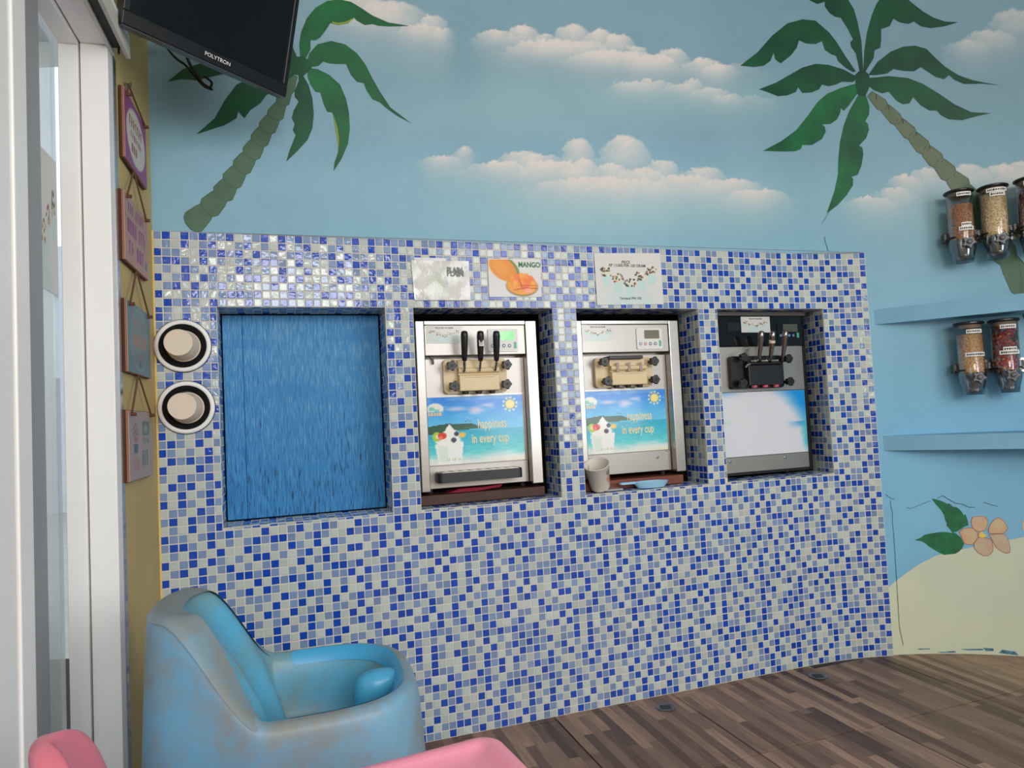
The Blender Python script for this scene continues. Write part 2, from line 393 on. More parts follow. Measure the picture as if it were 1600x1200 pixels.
# ---- mosaic tiles
PA=["MDWDMDMMDWM","WMWDWMDWWMD","DMMWMDMDMDW","MDDMWDWMWMD","WMWDMWDWWDM","DWMDWDMWMWD","WMDWDWMDWMW","DWWMDMWMDDM","WDMDMWDMWWD","DMWMWMDWMDW","WDWDWMDMWMM"]
PB=["DWMWMDWMDWM","MDMWDWMWMDW","DMWMWDWMDWM","WDMDMDMWWMD","DMWWDMWDMWM","MWDMMDMWDMW","WDMDWMDWMDM","MWDWMDWMWDW","DWDMWDMWDMW","WMMWDMWDWMD","MWDWMWDMWDM"]
def tcol(r,c):   # r = 1-based row from the top
    if r<=9: ch=PA[r-1][c%11]
    elif r==10: ch=PA[9][c%11]
    elif r<=23: ch=PA[(r-11)%11][(c*1+4)%11] if (c//11)%2 else PB[(r-13)%11][(10-c)%11]
    elif r<=34: ch=PB[(r-25)%11][c%11] if (c//11)%3!=2 else PA[(34-r)%11][(c+3)%11]
    elif r<=45: ch=PA[r-35][c%11] if (c//11)%3!=1 else PA[10-(r-35)][10-c%11]
    elif r<=56: ch=PB[10-(r-46)][(10-c)%11] if (c//11)%2 else PA[(r-44)%11][(c+5)%11]
    else: ch=PA[(r-57)%11][(10-c)%11] if (c//11)%2 else PB[(r-55)%11][(c+2)%11]
    if random.random()<.035: ch=random.choice('MWW')
    return 'DMW'.index(ch)
def tile_mat(name,col,rough):
    m=mat(name,col,rough=rough,spec=.55); nt=m.node_tree; N=nt.nodes; b=N['Principled BSDF']
    g=N.new('ShaderNodeNewGeometry'); mr=N.new('ShaderNodeMapRange'); mr.inputs['To Min'].default_value=.86; mr.inputs['To Max'].default_value=1.1
    nt.links.new(g.outputs['Random Per Island'],mr.inputs['Value'])
    n=N.new('ShaderNodeTexNoise'); n.inputs['Scale'].default_value=55; nt.links.new(g.outputs['Position'],n.inputs['Vector'])
    mx=N.new('ShaderNodeMix'); mx.data_type='RGBA'; mx.blend_type='MULTIPLY'; mx.inputs['Factor'].default_value=1
    mx.inputs['A'].default_value=L4(col); nt.links.new(mr.outputs[0],mx.inputs['B']); nt.links.new(mx.outputs['Result'],b.inputs['Base Color'])
    bp=N.new('ShaderNodeBump'); bp.inputs['Strength'].default_value=.5; bp.inputs['Distance'].default_value=.002
    nt.links.new(n.outputs['Fac'],bp.inputs['Height']); nt.links.new(bp.outputs[0],b.inputs['Normal'])
    return m
TM=[tile_mat('cobalt_glass_tile',(24,74,182),.1),tile_mat('slate_blue_glass_tile',(124,149,190),.1),tile_mat('pale_grey_glass_tile',(190,201,197),.1)]
def tile_geo(wx,wy,jit=0.):
    x,y=wx/2,wy/2; h=.0032; i=min(.0018,x*.3,y*.3)
    t=[h+random.uniform(-jit,jit) for _ in range(4)]
    return [(-x,-y,-.003),(x,-y,-.003),(x,y,-.003),(-x,y,-.003),(-x,-y,h-.0018),(x,-y,h-.0018),(x,y,h-.0018),(-x,y,h-.0018),(-x+i,-y+i,t[0]),(x-i,-y+i,t[1]),(x-i,y-i,t[2]),(-x+i,y-i,t[3])]
TQ=[(0,1,5,4),(1,2,6,5),(2,3,7,6),(3,0,4,7),(4,5,9,8),(5,6,10,9),(6,7,11,10),(7,4,8,11),(8,9,10,11)]
GAP=.0025
lines=[ZT-k*PT for k in range(10)]+[ZT-9.75*PT]+[ZT-(9.75+k)*PT for k in range(1,56)]
tiles=[]   # (origin, ex, ey, n, wx, wy, colour, full, pixel area, hidden)
def hidden(px,py):
    if math.hypot((px-284)/46,(py-541)/42)<1 or math.hypot((px-290)/46,(py-637)/42)<1: return True
    if py>925 and px<250+ (py-925)*.0+400 and (px>228) and (py>1005 or px<330+(py-925)*.8): return True
    return px<0 or px>1600 or py<0 or py>1195
for r in range(1,66):
    z1,z0=lines[r-1],lines[r]
    for c in range(105):
        a,b=c*PT,(c+1)*PT; zz0,zz1=z0,z1; col=tcol(r,c); skip=False
        for n0,n1 in NI:
            if zz1>NZ0+1e-5 and zz0<NZ1-1e-5 and b>n0+1e-5 and a<n1-1e-5:
                # trim against the niche opening
                inz = zz0>=NZ0-1e-5
                if not inz and min(b,n1)-max(a,n0)>.5*PT: zz1=min(zz1,NZ0); continue
                if a<n0: b=n0
                elif b>n1: a=n1
                else: skip=True
        wx,wy=b-a-GAP,zz1-zz0-GAP
        if skip or wx<.004 or wy<.004: continue
        sm=(a+b)/2; zm=(zz0+zz1)/2; h=heading(sm); o=Vector(wall(sm,zm,0)); px,py=proj(o)
        ex=Vector((math.cos(h),math.sin(h),0)); n=Vector((math.sin(h),-math.cos(h),0))
        full=abs(wx-(PT-GAP))<1e-6 and abs(wy-(PT-GAP))<1e-6
        q=[proj(o+ex*i*wx/2+Vector((0,0,j*wy/2))) for i,j in ((-1,-1),(1,-1),(1,1),(-1,1))]
        ar=.5*abs(sum(q[k][0]*q[(k+1)%4][1]-q[(k+1)%4][0]*q[k][1] for k in range(4)))
        tiles.append((o,ex,Vector((0,0,1)),n,wx,wy,col,full,ar,hidden(px,py)))
vis=sorted([i for i,t in enumerate(tiles) if t[7] and not t[9]],key=lambda i:-tiles[i][8])[:300]; single=set(vis)
tmesh=[]
for k in range(3):
    V=np.array(tile_geo(PT-GAP,PT-GAP)); tmesh.append(mesh_np('tile',V,np.array(TQ),None,[TM[k]]))
for i in vis:
    o,ex,ey,n,wx,wy,col=tiles[i][:7]
    ob=bpy.data.objects.new('tile',tmesh[col]); C.objects.link(ob); ob.parent=WALL
    a,b_=random.gauss(0,.018),random.gauss(0,.014); rz=random.gauss(0,.008)
    ob.matrix_local=frame(o,ex,ey,n)@Matrix.Rotation(a,4,'X')@Matrix.Rotation(b_,4,'Y')@Matrix.Rotation(rz,4,'Z')
V2,Q2,M2=[],[],[]
def addtile(o,ex,ey,n,wx,wy,col):
    b=len(V2); a=random.gauss(0,.018); bb=random.gauss(0,.014); rz=random.gauss(0,.008)
    R=frame(o,ex,ey,n)@Matrix.Rotation(a,4,'X')@Matrix.Rotation(bb,4,'Y')@Matrix.Rotation(rz,4,'Z')
    V2.extend([tuple(R@Vector(p)) for p in tile_geo(wx,wy)])
    Q2.extend([[b+k for k in q] for q in TQ]); M2.extend([col]*9)
for i,t in enumerate(tiles):
    if i not in single: addtile(*t[:7])
for n0,n1 in NI:   # tiled reveals
    for k in range(5):
        w0=-.003-k*.0292; wc=w0-.0146
        for r in range(10,37):
            z1,z0=min(lines[r-1],NZ1),max(lines[r],NZ0)
            if z1-z0<.006: continue
            for s_,sg in ((n0,1),(n1,-1)):
                h=heading(s_); ex=Vector((math.cos(h),math.sin(h),0)); nn=Vector((math.sin(h),-math.cos(h),0))
                addtile(Vector(wall(s_,(z0+z1)/2,wc))-ex*sg*.0022,nn,Vector((0,0,1)),ex*sg,.0292-GAP,z1-z0-GAP,tcol(r,k*3+int(s_*40)))
        m=int(round((n1-n0)/PT))
        for c in range(m):
            sm=n0+(c+.5)*(n1-n0)/m; h=heading(sm); ex=Vector((math.cos(h),math.sin(h),0)); nn=Vector((math.sin(h),-math.cos(h),0))
            for zz,sg in ((NZ0,1),(NZ1,-1)):
                addtile(Vector(wall(sm,zz,wc))-Vector((0,0,sg*.0022)),ex,nn,Vector((0,0,sg)),(n1-n0)/m-GAP,.0292-GAP,tcol(12+k+c%7,c+3))
me=mesh_np('mosaic_tile_field',np.array(V2),np.array(Q2),None,TM,M2)
ob=bpy.data.objects.new('mosaic_tile_field',me); C.objects.link(ob); ob.parent=WALL; ob['kind']='stuff'
# ---- floor: big tiles printed with wood strips
fm=bpy.data.materials.new('wood_strip_floor_tile'); fm.use_nodes=True; nt=fm.node_tree; N=nt.nodes; b=N['Principled BSDF']
g=N.new('ShaderNodeNewGeometry'); mp=N.new('ShaderNodeMapping'); mp.inputs['Rotation'].default_value=(0,0,math.pi/2-math.radians(17.8)); nt.links.new(g.outputs['Position'],mp.inputs[0])
bt=N.new('ShaderNodeTexBrick'); bt.inputs['Scale'].default_value=1; bt.inputs['Brick Width'].default_value=.36; bt.inputs['Row Height'].default_value=.036; bt.inputs['Mortar Size'].default_value=0.
bt.offset=.37; bt.offset_frequency=2; bt.squash=1.35; bt.squash_frequency=3
bt.inputs['Color1'].default_value=L4((164,132,112)); bt.inputs['Color2'].default_value=L4((62,41,38)); bt.inputs['Bias'].default_value=-.1
nt.links.new(mp.outputs[0],bt.inputs['Vector'])
mp2=N.new('ShaderNodeMapping'); mp2.inputs['Scale'].default_value=(3,26,1); nt.links.new(mp.outputs[0],mp2.inputs[0])
nz=N.new('ShaderNodeTexNoise'); nz.inputs['Scale'].default_value=3; nz.inputs['Detail'].default_value=7; nt.links.new(mp2.outputs[0],nz.inputs['Vector'])
mr=N.new('ShaderNodeMapRange'); mr.inputs['From Min'].default_value=.25; mr.inputs['From Max'].default_value=.75; mr.inputs['To Min'].default_value=.68; mr.inputs['To Max'].default_value=1.25; nt.links.new(nz.outputs['Fac'],mr.inputs['Value'])
mx=N.new('ShaderNodeMix'); mx.data_type='RGBA'; mx.blend_type='MULTIPLY'; mx.inputs['Factor'].default_value=1; nt.links.new(bt.outputs['Color'],mx.inputs['A']); nt.links.new(mr.outputs[0],mx.inputs['B'])
nt.links.new(mx.outputs['Result'],b.inputs['Base Color']); b.inputs['Roughness'].default_value=.42; b.inputs['Specular IOR Level'].default_value=.35
FG=mat('dark_floor_grout',(38,30,26),rough=.9)
bm=B(); box(bm,(-2.6,REAR,-.05),(3.2,3.6,-.006))
FLOOR=emit(bm,'floor',FG); tag(FLOOR,'floor of large tiles printed with brown wood strips','floor',kind='structure')
fw=.4968; bm=B(); box(bm,(-fw/2,-fw/2,-.006),(fw/2,fw/2,0),bev=.0012,seg=1); bmesh.ops.recalc_face_normals(bm,faces=bm.faces)
ftm=bpy.data.meshes.new('floor_tile'); bm.to_mesh(ftm); bm.free(); ftm.materials.append(fm)
for i in range(-3,6):
    for j in range(0,9):
        s=1.305+.5015*(i+.5); w=.032+.5015*(j+.5); p=flat(s,0,w)
        if p[0]<-1.4+max(0,(2.2-p[1]))*.25-.3 or p[0]>3.2 or p[1]<-2.4: continue
        if p[0]<left(2.2105-p[1],0,0)[0]-.28: continue
        o=bpy.data.objects.new('floor_tile',ftm); C.objects.link(o); o.parent=FLOOR
        o.location=Vector(p)-FLOOR.location; o.rotation_euler=(0,0,AL)
for i in range(-3,3):   # narrow cut pieces along the wall
    s0=1.305+.5015*i; s1=s0+.4985
    if s1<0.05: continue
    bm=B(); box(bm,(max(s0,.0),-.006,.001),(min(s1,S1),0.,.029)); o=emit(bm,'edge_tile',fm,FLOOR,fr=WF)
# ---- left wall with the glass door, ceiling, rear and right walls
YEL=mat('yellow_ochre_paint',(196,172,112),rough=.7,var=.06,vscale=5,bump=.08,bscale=40)
WHT=mat('white_aluminium',(246,243,240),rough=.32,var=.015,vscale=4)
GRYM=mat('door_strip_grey',(150,152,154),rough=.5)  # plain grey for the upright strips of the door
bm=B(); box(bm,(-.1,0,-.12),(.475,ROOMH,0)); box(bm,(.475,2.2,-.12),(2.7,ROOMH,0)); box(bm,(2.7,0,-.12),(5.05,ROOMH,0))
tag(emit(bm,'wall_left',YEL,fr=LF),'ochre yellow side wall beside the glass door','wall',kind='structure')
bm=B(); box(bm,(0,0,-.004),(.0055,ZT,.006)); tag(emit(bm,'trim_1',mat('pale_yellow_bead',(226,196,120),rough=.6,var=.1,vscale=20),fr=WF),'pale yellow corner bead at the edge of the mosaic','trim',kind='structure')
D=bpy.data.objects.new('door_1',None); C.objects.link(D); D.location=left(.5,0,-.06); tag(D,'white aluminium framed glass door at the left','door',kind='structure')
bm=B(); box(bm,(.475,0,-.058),(.523,2.115,.004),bev=.002); emit(bm,'jamb',WHT,D,LF)
bm=B(); box(bm,(.475,0,-.104),(.531,2.105,-.061),bev=.002); emit(bm,'jamb',WHT,D,LF)
bm=B(); box(bm,(.447,0,.0),(.4745,2.115,.005)); emit(bm,'edge_strip',mat('brushed_aluminium',(176,180,184),rough=.18,metal=.9,var=.1,vscale=20),D,LF)
bm=B(); box(bm,(.475,2.1155,-.058),(2.7,2.2,.004),bev=.002); emit(bm,'header',WHT,D,LF)
bm=B(); box(bm,(.475,2.1055,-.104),(2.7,2.2,-.061),bev=.002); emit(bm,'header',WHT,D,LF)
bm=B(); box(bm,(.531,.0,-.104),(2.7,.03,-.01)); emit(bm,'threshold',WHT,D,LF)
bm=B(); box(bm,(2.65,0,-.104),(2.7,2.115,.004)); emit(bm,'jamb',WHT,D,LF)
GLASS=clear('door_glass',(228,238,240),gloss=.2,rough=.01)
bm=B(); box(bm,(.53,.03,-.118),(2.65,2.11,-.112)); emit(bm,'pane',GLASS,D,LF)
bm=B(); box(bm,(.722,.03,-.108),(.802,2.105,-.086)); emit(bm,'grey_strip',GRYM,D,LF)
bm=B(); box(bm,(.971,.03,-.055),(1.037,2.105,-.03),bev=.003); emit(bm,'stile',WHT,D,LF)
bm=B(); box(bm,(1.045,.03,-.055),(1.2,2.105,-.034),bev=.003); emit(bm,'stile',WHT,D,LF)
bm=B(); box(bm,(.966,.03,-.065),(1.25,2.105,-.056)); emit(bm,'grey_strip',GRYM,D,LF)
# overhead sliding track
TE,TZ_=on_left(204,93,.048); T=thing('sliding_door_track','pale metal sliding door track with dark groove above the glass door','door track',left(.3,2.2,.03))
bm=B(); box(bm,(TE+.004,TZ_+.045,.003),(2.6,TZ_+.06,.048)); emit(bm,'top_web',WHT,T,LF)
for w0,w1,z0 in ((.003,.012,TZ_+.004),(.037,.048,TZ_)):
    bm=B(); box(bm,(TE,z0,w0),(2.6,TZ_+.0445,w1),bev=.0015,seg=1); emit(bm,'flange',mat('ivory_metal',(206,200,190),rough=.4,var=.05,vscale=12),T,LF)
bm=B(); box(bm,(TE+.03,TZ_+.012,.0125),(2.6,TZ_+.0445,.0365)); emit(bm,'groove',mat('black_rubber',(22,22,26),rough=.6),T,LF)
bm=B(); lathe(bm,[(.003,TZ_+.004),(.003,TZ_+.0445)],8,(TE+.014,0,.024),'y'); emit(bm,'bolt',mat('steel',(150,150,150),rough=.3,metal=1),T,LF)
bm=B(); box(bm,(-2.6,REAR,ROOMH),(3.2,3.6,ROOMH+.1)); tag(emit(bm,'ceiling',mat('ceiling_white',(212,212,208),rough=.9)),'plain white ceiling','ceiling',kind='structure')
CREAM=mat('cream_wall',(206,200,182),rough=.85)
bm=B()
for a,b_ in (((-2.4,REAR-.12,0),(-.4,REAR,ROOMH)),((1.9,REAR-.12,0),(3.2,REAR,ROOMH)),((-.4,REAR-.12,0),(1.9,REAR,1.7)),((-.4,REAR-.12,2.8),(1.9,REAR,ROOMH))): box(bm,a,b_)
tag(emit(bm,'wall_rear',CREAM),'cream wall behind the viewer with a high window','wall',kind='structure')
bm=B(); box(bm,(2.95,REAR,0),(3.07,1.1,.9)); box(bm,(2.95,REAR,2.65),(3.07,1.1,ROOMH)); box(bm,(2.95,.7,.9),(3.07,1.1,2.65)); box(bm,(2.95,REAR,.9),(3.07,-2.2,2.65))
tag(emit(bm,'wall_right',CREAM),'cream wall on the right with the shop window','wall',kind='structure')
for nm,lb,a,b_ in (('window_1','white frame of the high window behind the viewer',(-.4,REAR-.1,1.7),(1.9,REAR-.05,2.8)),('window_2','white frame of the shop window on the right',(3.0,-2.2,.9),(3.05,.7,2.65))):
    bm=B()
    if nm=='window_1':
        for p,q in (((a[0],a[1],a[2]),(b_[0],b_[1],a[2]+.06)),((a[0],a[1],b_[2]-.06),(b_[0],b_[1],b_[2])),((a[0],a[1],a[2]+.06),(a[0]+.06,b_[1],b_[2]-.06)),((b_[0]-.06,a[1],a[2]+.06),(b_[0],b_[1],b_[2]-.06)),((.72,a[1],a[2]+.06),(.78,b_[1],b_[2]-.06))): box(bm,p,q)
    else:
        for p,q in (((a[0],a[1],a[2]),(b_[0],b_[1],a[2]+.06)),((a[0],a[1],b_[2]-.06),(b_[0],b_[1],b_[2])),((a[0],a[1],a[2]+.06),(b_[0],a[1]+.06,b_[2]-.06)),((a[0],b_[1]-.06,a[2]+.06),(b_[0],b_[1],b_[2]-.06)),((a[0],-.78,a[2]+.06),(b_[0],-.72,b_[2]-.06))): box(bm,p,q)
    tag(emit(bm,nm,WHT),lb,'window',kind='structure')
# outside the glass door
bm=B(); box(bm,(-14,-8,-.12),(-1.7,14,-.06)); tag(emit(bm,'pavement_outside',mat('pale_concrete',(170,168,160),rough=.9,var=.1)),'pale concrete pavement outside the glass door','pavement',kind='structure')
# ================================================================ PAINTED MURAL SHAPES (paint layers, children of the wall)
def paint_layer(name,pts,m,lay=1,parent=WALL):
    """pts in photo pixels on the wall surface -> a thin coat of paint that follows the wall"""
    bm=B(); sz=[on_wall(*p,PW) if len(p)==2 else p[:2] for p in pts]   # a third entry marks a point given as (s, z)
    f=bm.faces.new([bm.verts.new((s,z,0)) for s,z in sz]); f.normal_update(); bmesh.ops.triangulate(bm,faces=[f],ngon_method='EAR_CLIP')
    s0,s1=min(p[0] for p in sz),max(p[0] for p in sz)
    k=max(s0,S1-.02)
    while k<s1:
        bmesh.ops.bisect_plane(bm,geom=bm.verts[:]+bm.edges[:]+bm.faces[:],plane_co=(k,0,0),plane_no=(1,0,0)); k+=.035
    return emit(bm,name,m,parent,fr=lambda v:Vector(wall(v.x,v.y,PW+.0006*lay)),recalc=False)
def zm(ox,oy,sc,pts): return [(ox+x/sc,oy+y/sc) for x,y in pts]
def smooth_pts(pts,k=1):
    return pts
LEAF=mat('palm_green_paint',(6,88,52),rough=.55,col2=(4,56,40),var=.5,vscale=6,bump=.1)
LEAF2=mat('palm_bright_green_paint',(16,112,58),rough=.55,col2=(6,66,44),var=.5,vscale=7,bump=.1)
TRK=mat('palm_trunk_paint',(112,122,98),rough=.6,col2=(88,106,84),var=.5,vscale=14)
TRK2=mat('palm_trunk_green_paint',(86,118,92),rough=.6,col2=(66,98,74),var=.5,vscale=16)
TRK3=mat('palm_trunk_line_paint',(70,72,58),rough=.6)
R=lambda p:zm(1130,0,3.404,p)
fr=[[(705,380),(650,300),(600,220),(560,170),(490,110),(420,103),(340,125),(260,190),(180,280),(90,350),(160,357),(215,350),(250,325),(268,280),(275,315),(305,338),(360,295),(390,255),(403,215),(440,232),(490,235),(525,220),(540,265),(575,290),(600,298),(610,325),(650,360),(690,385)],
[(725,380),(715,330),(705,285),(680,250),(675,225),(690,210),(660,150),(640,120),(625,95),(595,90),(565,70),(540,35),(540,10),(500,22),(455,0),(440,-40),(560,-80),(640,-50),(665,0),(695,50),(715,120),(735,220),(745,380)],
[(745,380),(750,270),(765,170),(790,80),(815,20),(830,0),(880,-30),(960,-20),(1010,20),(1060,60),(1120,95),(1180,115),(1250,118),(1180,140),(1100,150),(1050,140),(1015,115),(985,128),(940,120),(905,100),(885,140),(840,155),(840,215),(835,255),(805,268),(800,310),(775,350),(755,385)],
[(770,400),(820,330),(890,275),(960,248),(1020,243),(1080,260),(1130,310),(1180,355),(1250,400),(1330,428),(1475,455),(1380,445),(1280,447),(1230,425),(1200,400),(1175,422),(1130,410),(1085,380),(1050,357),(1015,380),(960,378),(905,368),(870,392),(810,400)],
[(775,415),(880,405),(980,415),(1060,445),(1150,500),(1230,555),(1320,597),(1425,602),(1350,618),(1270,640),(1200,635),(1160,615),(1135,588),(1095,588),(1050,560),(1010,517),(990,550),(955,555),(920,535),(880,488),(845,497),(800,480),(770,455)],
[(715,410),(640,370),(560,345),(490,340),(420,360),(350,400),(280,440),(190,475),(235,490),(290,512),(340,508),(385,490),(398,465),(420,495),(470,492),(510,475),(525,450),(560,460),(600,450),(630,435),(690,437)],
[(705,445),(620,470),(550,500),(500,545),(450,615),(390,690),(310,750),(210,803),(330,806),(385,804),(412,793),(420,772),(470,772),(525,740),(545,700),(540,675),(525,662),(570,660),(605,635),(622,600),(625,575),(640,590),(665,565),(690,530),(720,490)],
[(715,510),(670,590),(640,670),(620,760),(612,850),(610,930),(590,1020),(550,1135),(610,1090),(655,1040),(690,985),(690,950),(680,942),(715,930),(735,880),(745,820),(740,785),(722,775),(760,735),(775,690),(770,660),(755,645),(775,610),(778,570),(760,510)]]
for i,p in enumerate(fr): paint_layer('painted_palm_frond',R(p),LEAF2 if i in(6,7) else LEAF,2)
paint_layer('painted_palm_heart',R([(700,400),(720,380),(748,372),(775,398),(782,440),(775,470),(755,512),(718,512),(705,465)]),LEAF,3)
def trunk(nodes,m,lm,lay,conv):
    for i in range(len(nodes)-1):
        (x0,y0,w0),(x1,y1,w1)=nodes[i],nodes[i+1]; d=Vector((x1-x0,y1-y0)); l=d.length; d/=l; n=Vector((-d.y,d.x)); ov=l*.16
        a=Vector((x0,y0))-d*0; b=Vector((x1,y1))+d*ov
        pts=[a+n*w0*.36,a+d*l*.3+n*w0*.46,b-d*l*.32+n*w1*.52,b-d*l*.12+n*w1*.42,b+n*w1*.18,b-n*w1*.18,b-d*l*.12-n*w1*.42,b-d*l*.32-n*w1*.52,a+d*l*.3-n*w0*.46,a-n*w0*.36]
        big=[p+(p-(a+b)/2).normalized()*3.2 for p in pts]
        k=len(nodes)-i
        paint_layer('painted_trunk_outline',conv([(p.x,p.y) for p in big]),lm,lay+.5*k*.12)
        paint_layer('painted_trunk_segment',conv([(p.x,p.y) for p in pts]),m,lay+.5*k*.12+.03)
trunk([(780,500,50),(850,565,62),(925,640,66),(1000,715,72),(1070,790,78),(1140,860,84),(1205,930,92),(1275,1000,104)],TRK,TRK3,1.0,R)
trunk([(1275,1000,110),(1345,1105,118),(1420,1230,124),(1510,1370,130),(1610,1540,140),(1700,1740,146),(1780,1960,150),(1850,2200,156),(1910,2450,160)],TRK2,mat('palm_trunk_dark_green_paint',(52,84,66),rough=.6),.8,R)
G=lambda p:zm(240,0,3.243,p)
fl=[[(745,300),(738,230),(745,170),(775,95),(820,40),(880,5),(940,-3),(1000,10),(1050,40),(1110,80),(1190,115),(1297,132),(1200,135),(1140,132),(1110,123),(1070,128),(1030,105),(1015,90),(985,115),(935,125),(895,118),(875,150),(845,190),(820,205),(795,205),(795,250),(775,290)],
[(770,330),(790,270),(830,225),(900,208),(970,225),(1030,270),(1075,330),(1110,400),(1150,470),(1200,545),(1306,626),(1230,585),(1175,545),(1145,518),(1110,505),(1080,460),(1065,422),(1030,415),(1000,380),(975,325),(930,325),(890,322),(860,312),(835,335),(800,340)],
[(780,345),(830,350),(890,380),(945,430),(975,500),(990,570),(995,650),(985,730),(950,810),(912,868),(915,830),(935,770),(935,700),(925,630),(905,570),(880,568),(862,530),(845,470),(820,465),(795,430),(780,390)],
[(750,370),(785,430),(805,500),(812,580),(805,650),(780,710),(730,765),(672,820),(690,760),(720,685),(705,660),(715,630),(700,600),(710,560),(735,515),(715,490),(715,460),(735,410),(735,375)],
[(720,330),(640,340),(520,380),(420,430),(360,510),(310,600),(215,682),(360,635),(420,600),(430,565),(460,600),(490,560),(540,525),(570,485),(650,430),(725,370)],
[(700,310),(500,290),(330,300),(240,320),(150,350),(70,415),(140,400),(215,408),(290,390),(345,378),(500,360),(700,340)],
[(735,310),(700,225),(640,150),(610,190),(660,260),(700,330)]]
for i,p in enumerate(fl): paint_layer('painted_palm_frond',G(p),LEAF2 if i in(0,1,2) else LEAF,2)
paint_layer('painted_palm_heart',G([(690,335),(720,290),(760,285),(800,320),(800,350),(760,385),(720,380)]),LEAF,3)
trunk([(715,385,40),(680,460,58),(650,520,66),(612,590,82),(570,655,88),(530,720,92),(490,785,94),(440,855,98),(390,925,104),(345,990,108),(275,1060,112),(190,1135,118)],TRK2,mat('palm_trunk_shade_paint',(58,84,64),rough=.6),1.0,G)
LIM=mat('lime_paint',(132,150,40),rough=.6)
for pts in ([(905,120),(935,128),(985,118),(1015,92),(1000,98),(975,110),(935,117),(905,110)],[(908,575),(930,640),(940,700),(938,760),(930,700),(920,640)]): paint_layer('painted_lime_highlight',G(pts),LIM,3)
# sand and flower
SAND=mat('sand_paint',(214,217,188),rough=.7,col2=(198,212,194),var=.6,vscale=3,bump=.1,bscale=20)
paint_layer('painted_sand_dune',[(1386,920),(1398,909),(1410,900),(1437,881),(1463,868),(1500,859),(1530,853),(1570,845),(1600,839),(1660,832),(3.95,.63,0),(4.3,.64,0),(4.7,.58,0),(5.1,.46,0),(5.5,.38,0),(5.5,-.02,0),(4.8,-.02,0),(4.2,-.02,0),(3.8,-.02,0),(1650,1036),(1600,1032),(1550,1028),(1500,1026),(1450,1026),(1396,1028)],SAND,1)
CHIP=mat('chipped_blue_paint',(96,150,178),rough=.7,col2=(60,96,110),var=.3,vscale=40)
for pts in ([(1536,1012),(1552,1013),(1553,1017),(1540,1017)],[(1560,1020),(1566,1015),(1586,1018),(1592,1024),(1575,1022)],[(1500,1014),(1536,1013.5),(1536,1016),(1510,1016)],[(1432,1013.5),(1453,1013),(1453,1014.5),(1436,1015)],[(1464,1019),(1492,1017),(1494,1019.5),(1470,1020)]): paint_layer('chipped_paint',pts,CHIP,2)
Fz=lambda p:zm(1410,770,7.5,p)
FLF=mat('flower_leaf_paint',(14,118,70),rough=.6,col2=(10,84,50),var=.5,vscale=25)
paint_layer('painted_leaf',Fz([(340,68),(400,78),(470,100),(520,125),(550,125),(590,160),(640,170),(690,215),(720,265),(735,247),(760,310),(775,380),(720,400),(650,450),(585,470),(550,420),(515,385),(520,355),(500,320),(485,255),(450,200),(405,150)]),FLF,2)
paint_layer('painted_leaf',Fz([(140,555),(215,525),(260,490),(340,475),(420,462),(500,458),(560,468),(620,470),(680,520),(720,600),(700,650),(660,690),(615,715),(560,720),(490,727),(430,700),(360,660),(300,620),(275,595),(220,565)]),FLF,2)
PET=mat('petal_paint',(212,152,122),rough=.65,col2=(206,190,152),var=.5,vscale=22)
PET2=mat('pale_petal_paint',(196,190,164),rough=.65,col2=(200,160,132),var=.5,vscale=18)
PLN=mat('petal_outline_paint',(176,104,84),rough=.65)
for i,p in enumerate([[(800,330),(815,285),(880,272),(960,272),(1000,320),(1000,370),(975,440),(900,460),(835,430),(805,380)],[(1000,430),(1030,360),(1080,305),(1130,285),(1180,320),(1215,370),(1235,410),(1220,450),(1180,475),(1080,480),(1010,475)],[(1010,490),(1090,480),(1180,478),(1215,500),(1245,560),(1265,650),(1260,700),(1220,715),(1160,690),(1090,640),(1060,570)],[(880,520),(970,520),(1040,545),(1065,620),(1060,690),(1010,740),(950,742),(880,700),(835,650),(835,590)],[(660,460),(710,415),(770,405),(830,415),(880,460),(890,510),(860,560),(820,605),(760,610),(720,590),(690,520)]]):
    c=Vector((sum(q[0] for q in p)/len(p),sum(q[1] for q in p)/len(p)))
    inner=[tuple(c+(Vector(q)-c)*.93) for q in p]
    paint_layer('painted_petal_outline',Fz(p),PLN,2.6+.3*i); paint_layer('painted_petal',Fz(inner),PET2 if i in(2,3) else PET,2.8+.3*i)
paint_layer('painted_flower_centre',Fz([(890,490),(910,460),(935,455),(950,480),(985,490),(975,515),(940,525),(900,520)]),mat('yellow_paint',(240,200,96),rough=.6),5)
paint_layer('painted_petal',[(1598,815),(1604,808),(1625,812),(1630,832),(1612,836),(1598,828)],mat('peach_paint',(226,190,140),rough=.6),2)
# cracks in the plaster
CRK=mat('crack',(52,62,70),rough=.9)
def crack(pts,wd=1.):
    for (x0,y0),(x1,y1) in zip(pts,pts[1:]):
        l=math.hypot(x1-x0,y1-y0) or 1; nx,ny=-(y1-y0)/l*wd/2,(x1-x0)/l*wd/2
        paint_layer('plaster_crack',[(x0+nx,y0+ny),(x1+nx*.8,y1+ny*.8),(x1-nx*.8,y1-ny*.8),(x0-nx,y0-ny)],CRK,4)
Cz=lambda p:zm(1340,640,6.154,p)
crack(Cz([(270,818),(325,855),(355,862)]),.7); crack(Cz([(470,940),(510,950),(610,910),(700,875)]),.6); crack(Cz([(765,852),(818,826),(870,860),(945,902),(1000,905),(1070,938),(1130,938)]),.8); crack(Cz([(1210,890),(1280,913),(1350,932)]),.7)
crack(Cz([(315,870),(318,930),(335,1000),(332,1080),(345,1190)]),.6); crack([(1396,833),(1399,880),(1402,930),(1405,980),(1411,1008)],.7); crack([(1288,370),(1289,378),(1292,386),(1293.5,393)],.7); crack([(1296,330),(1290,340),(1283,350)],.5)
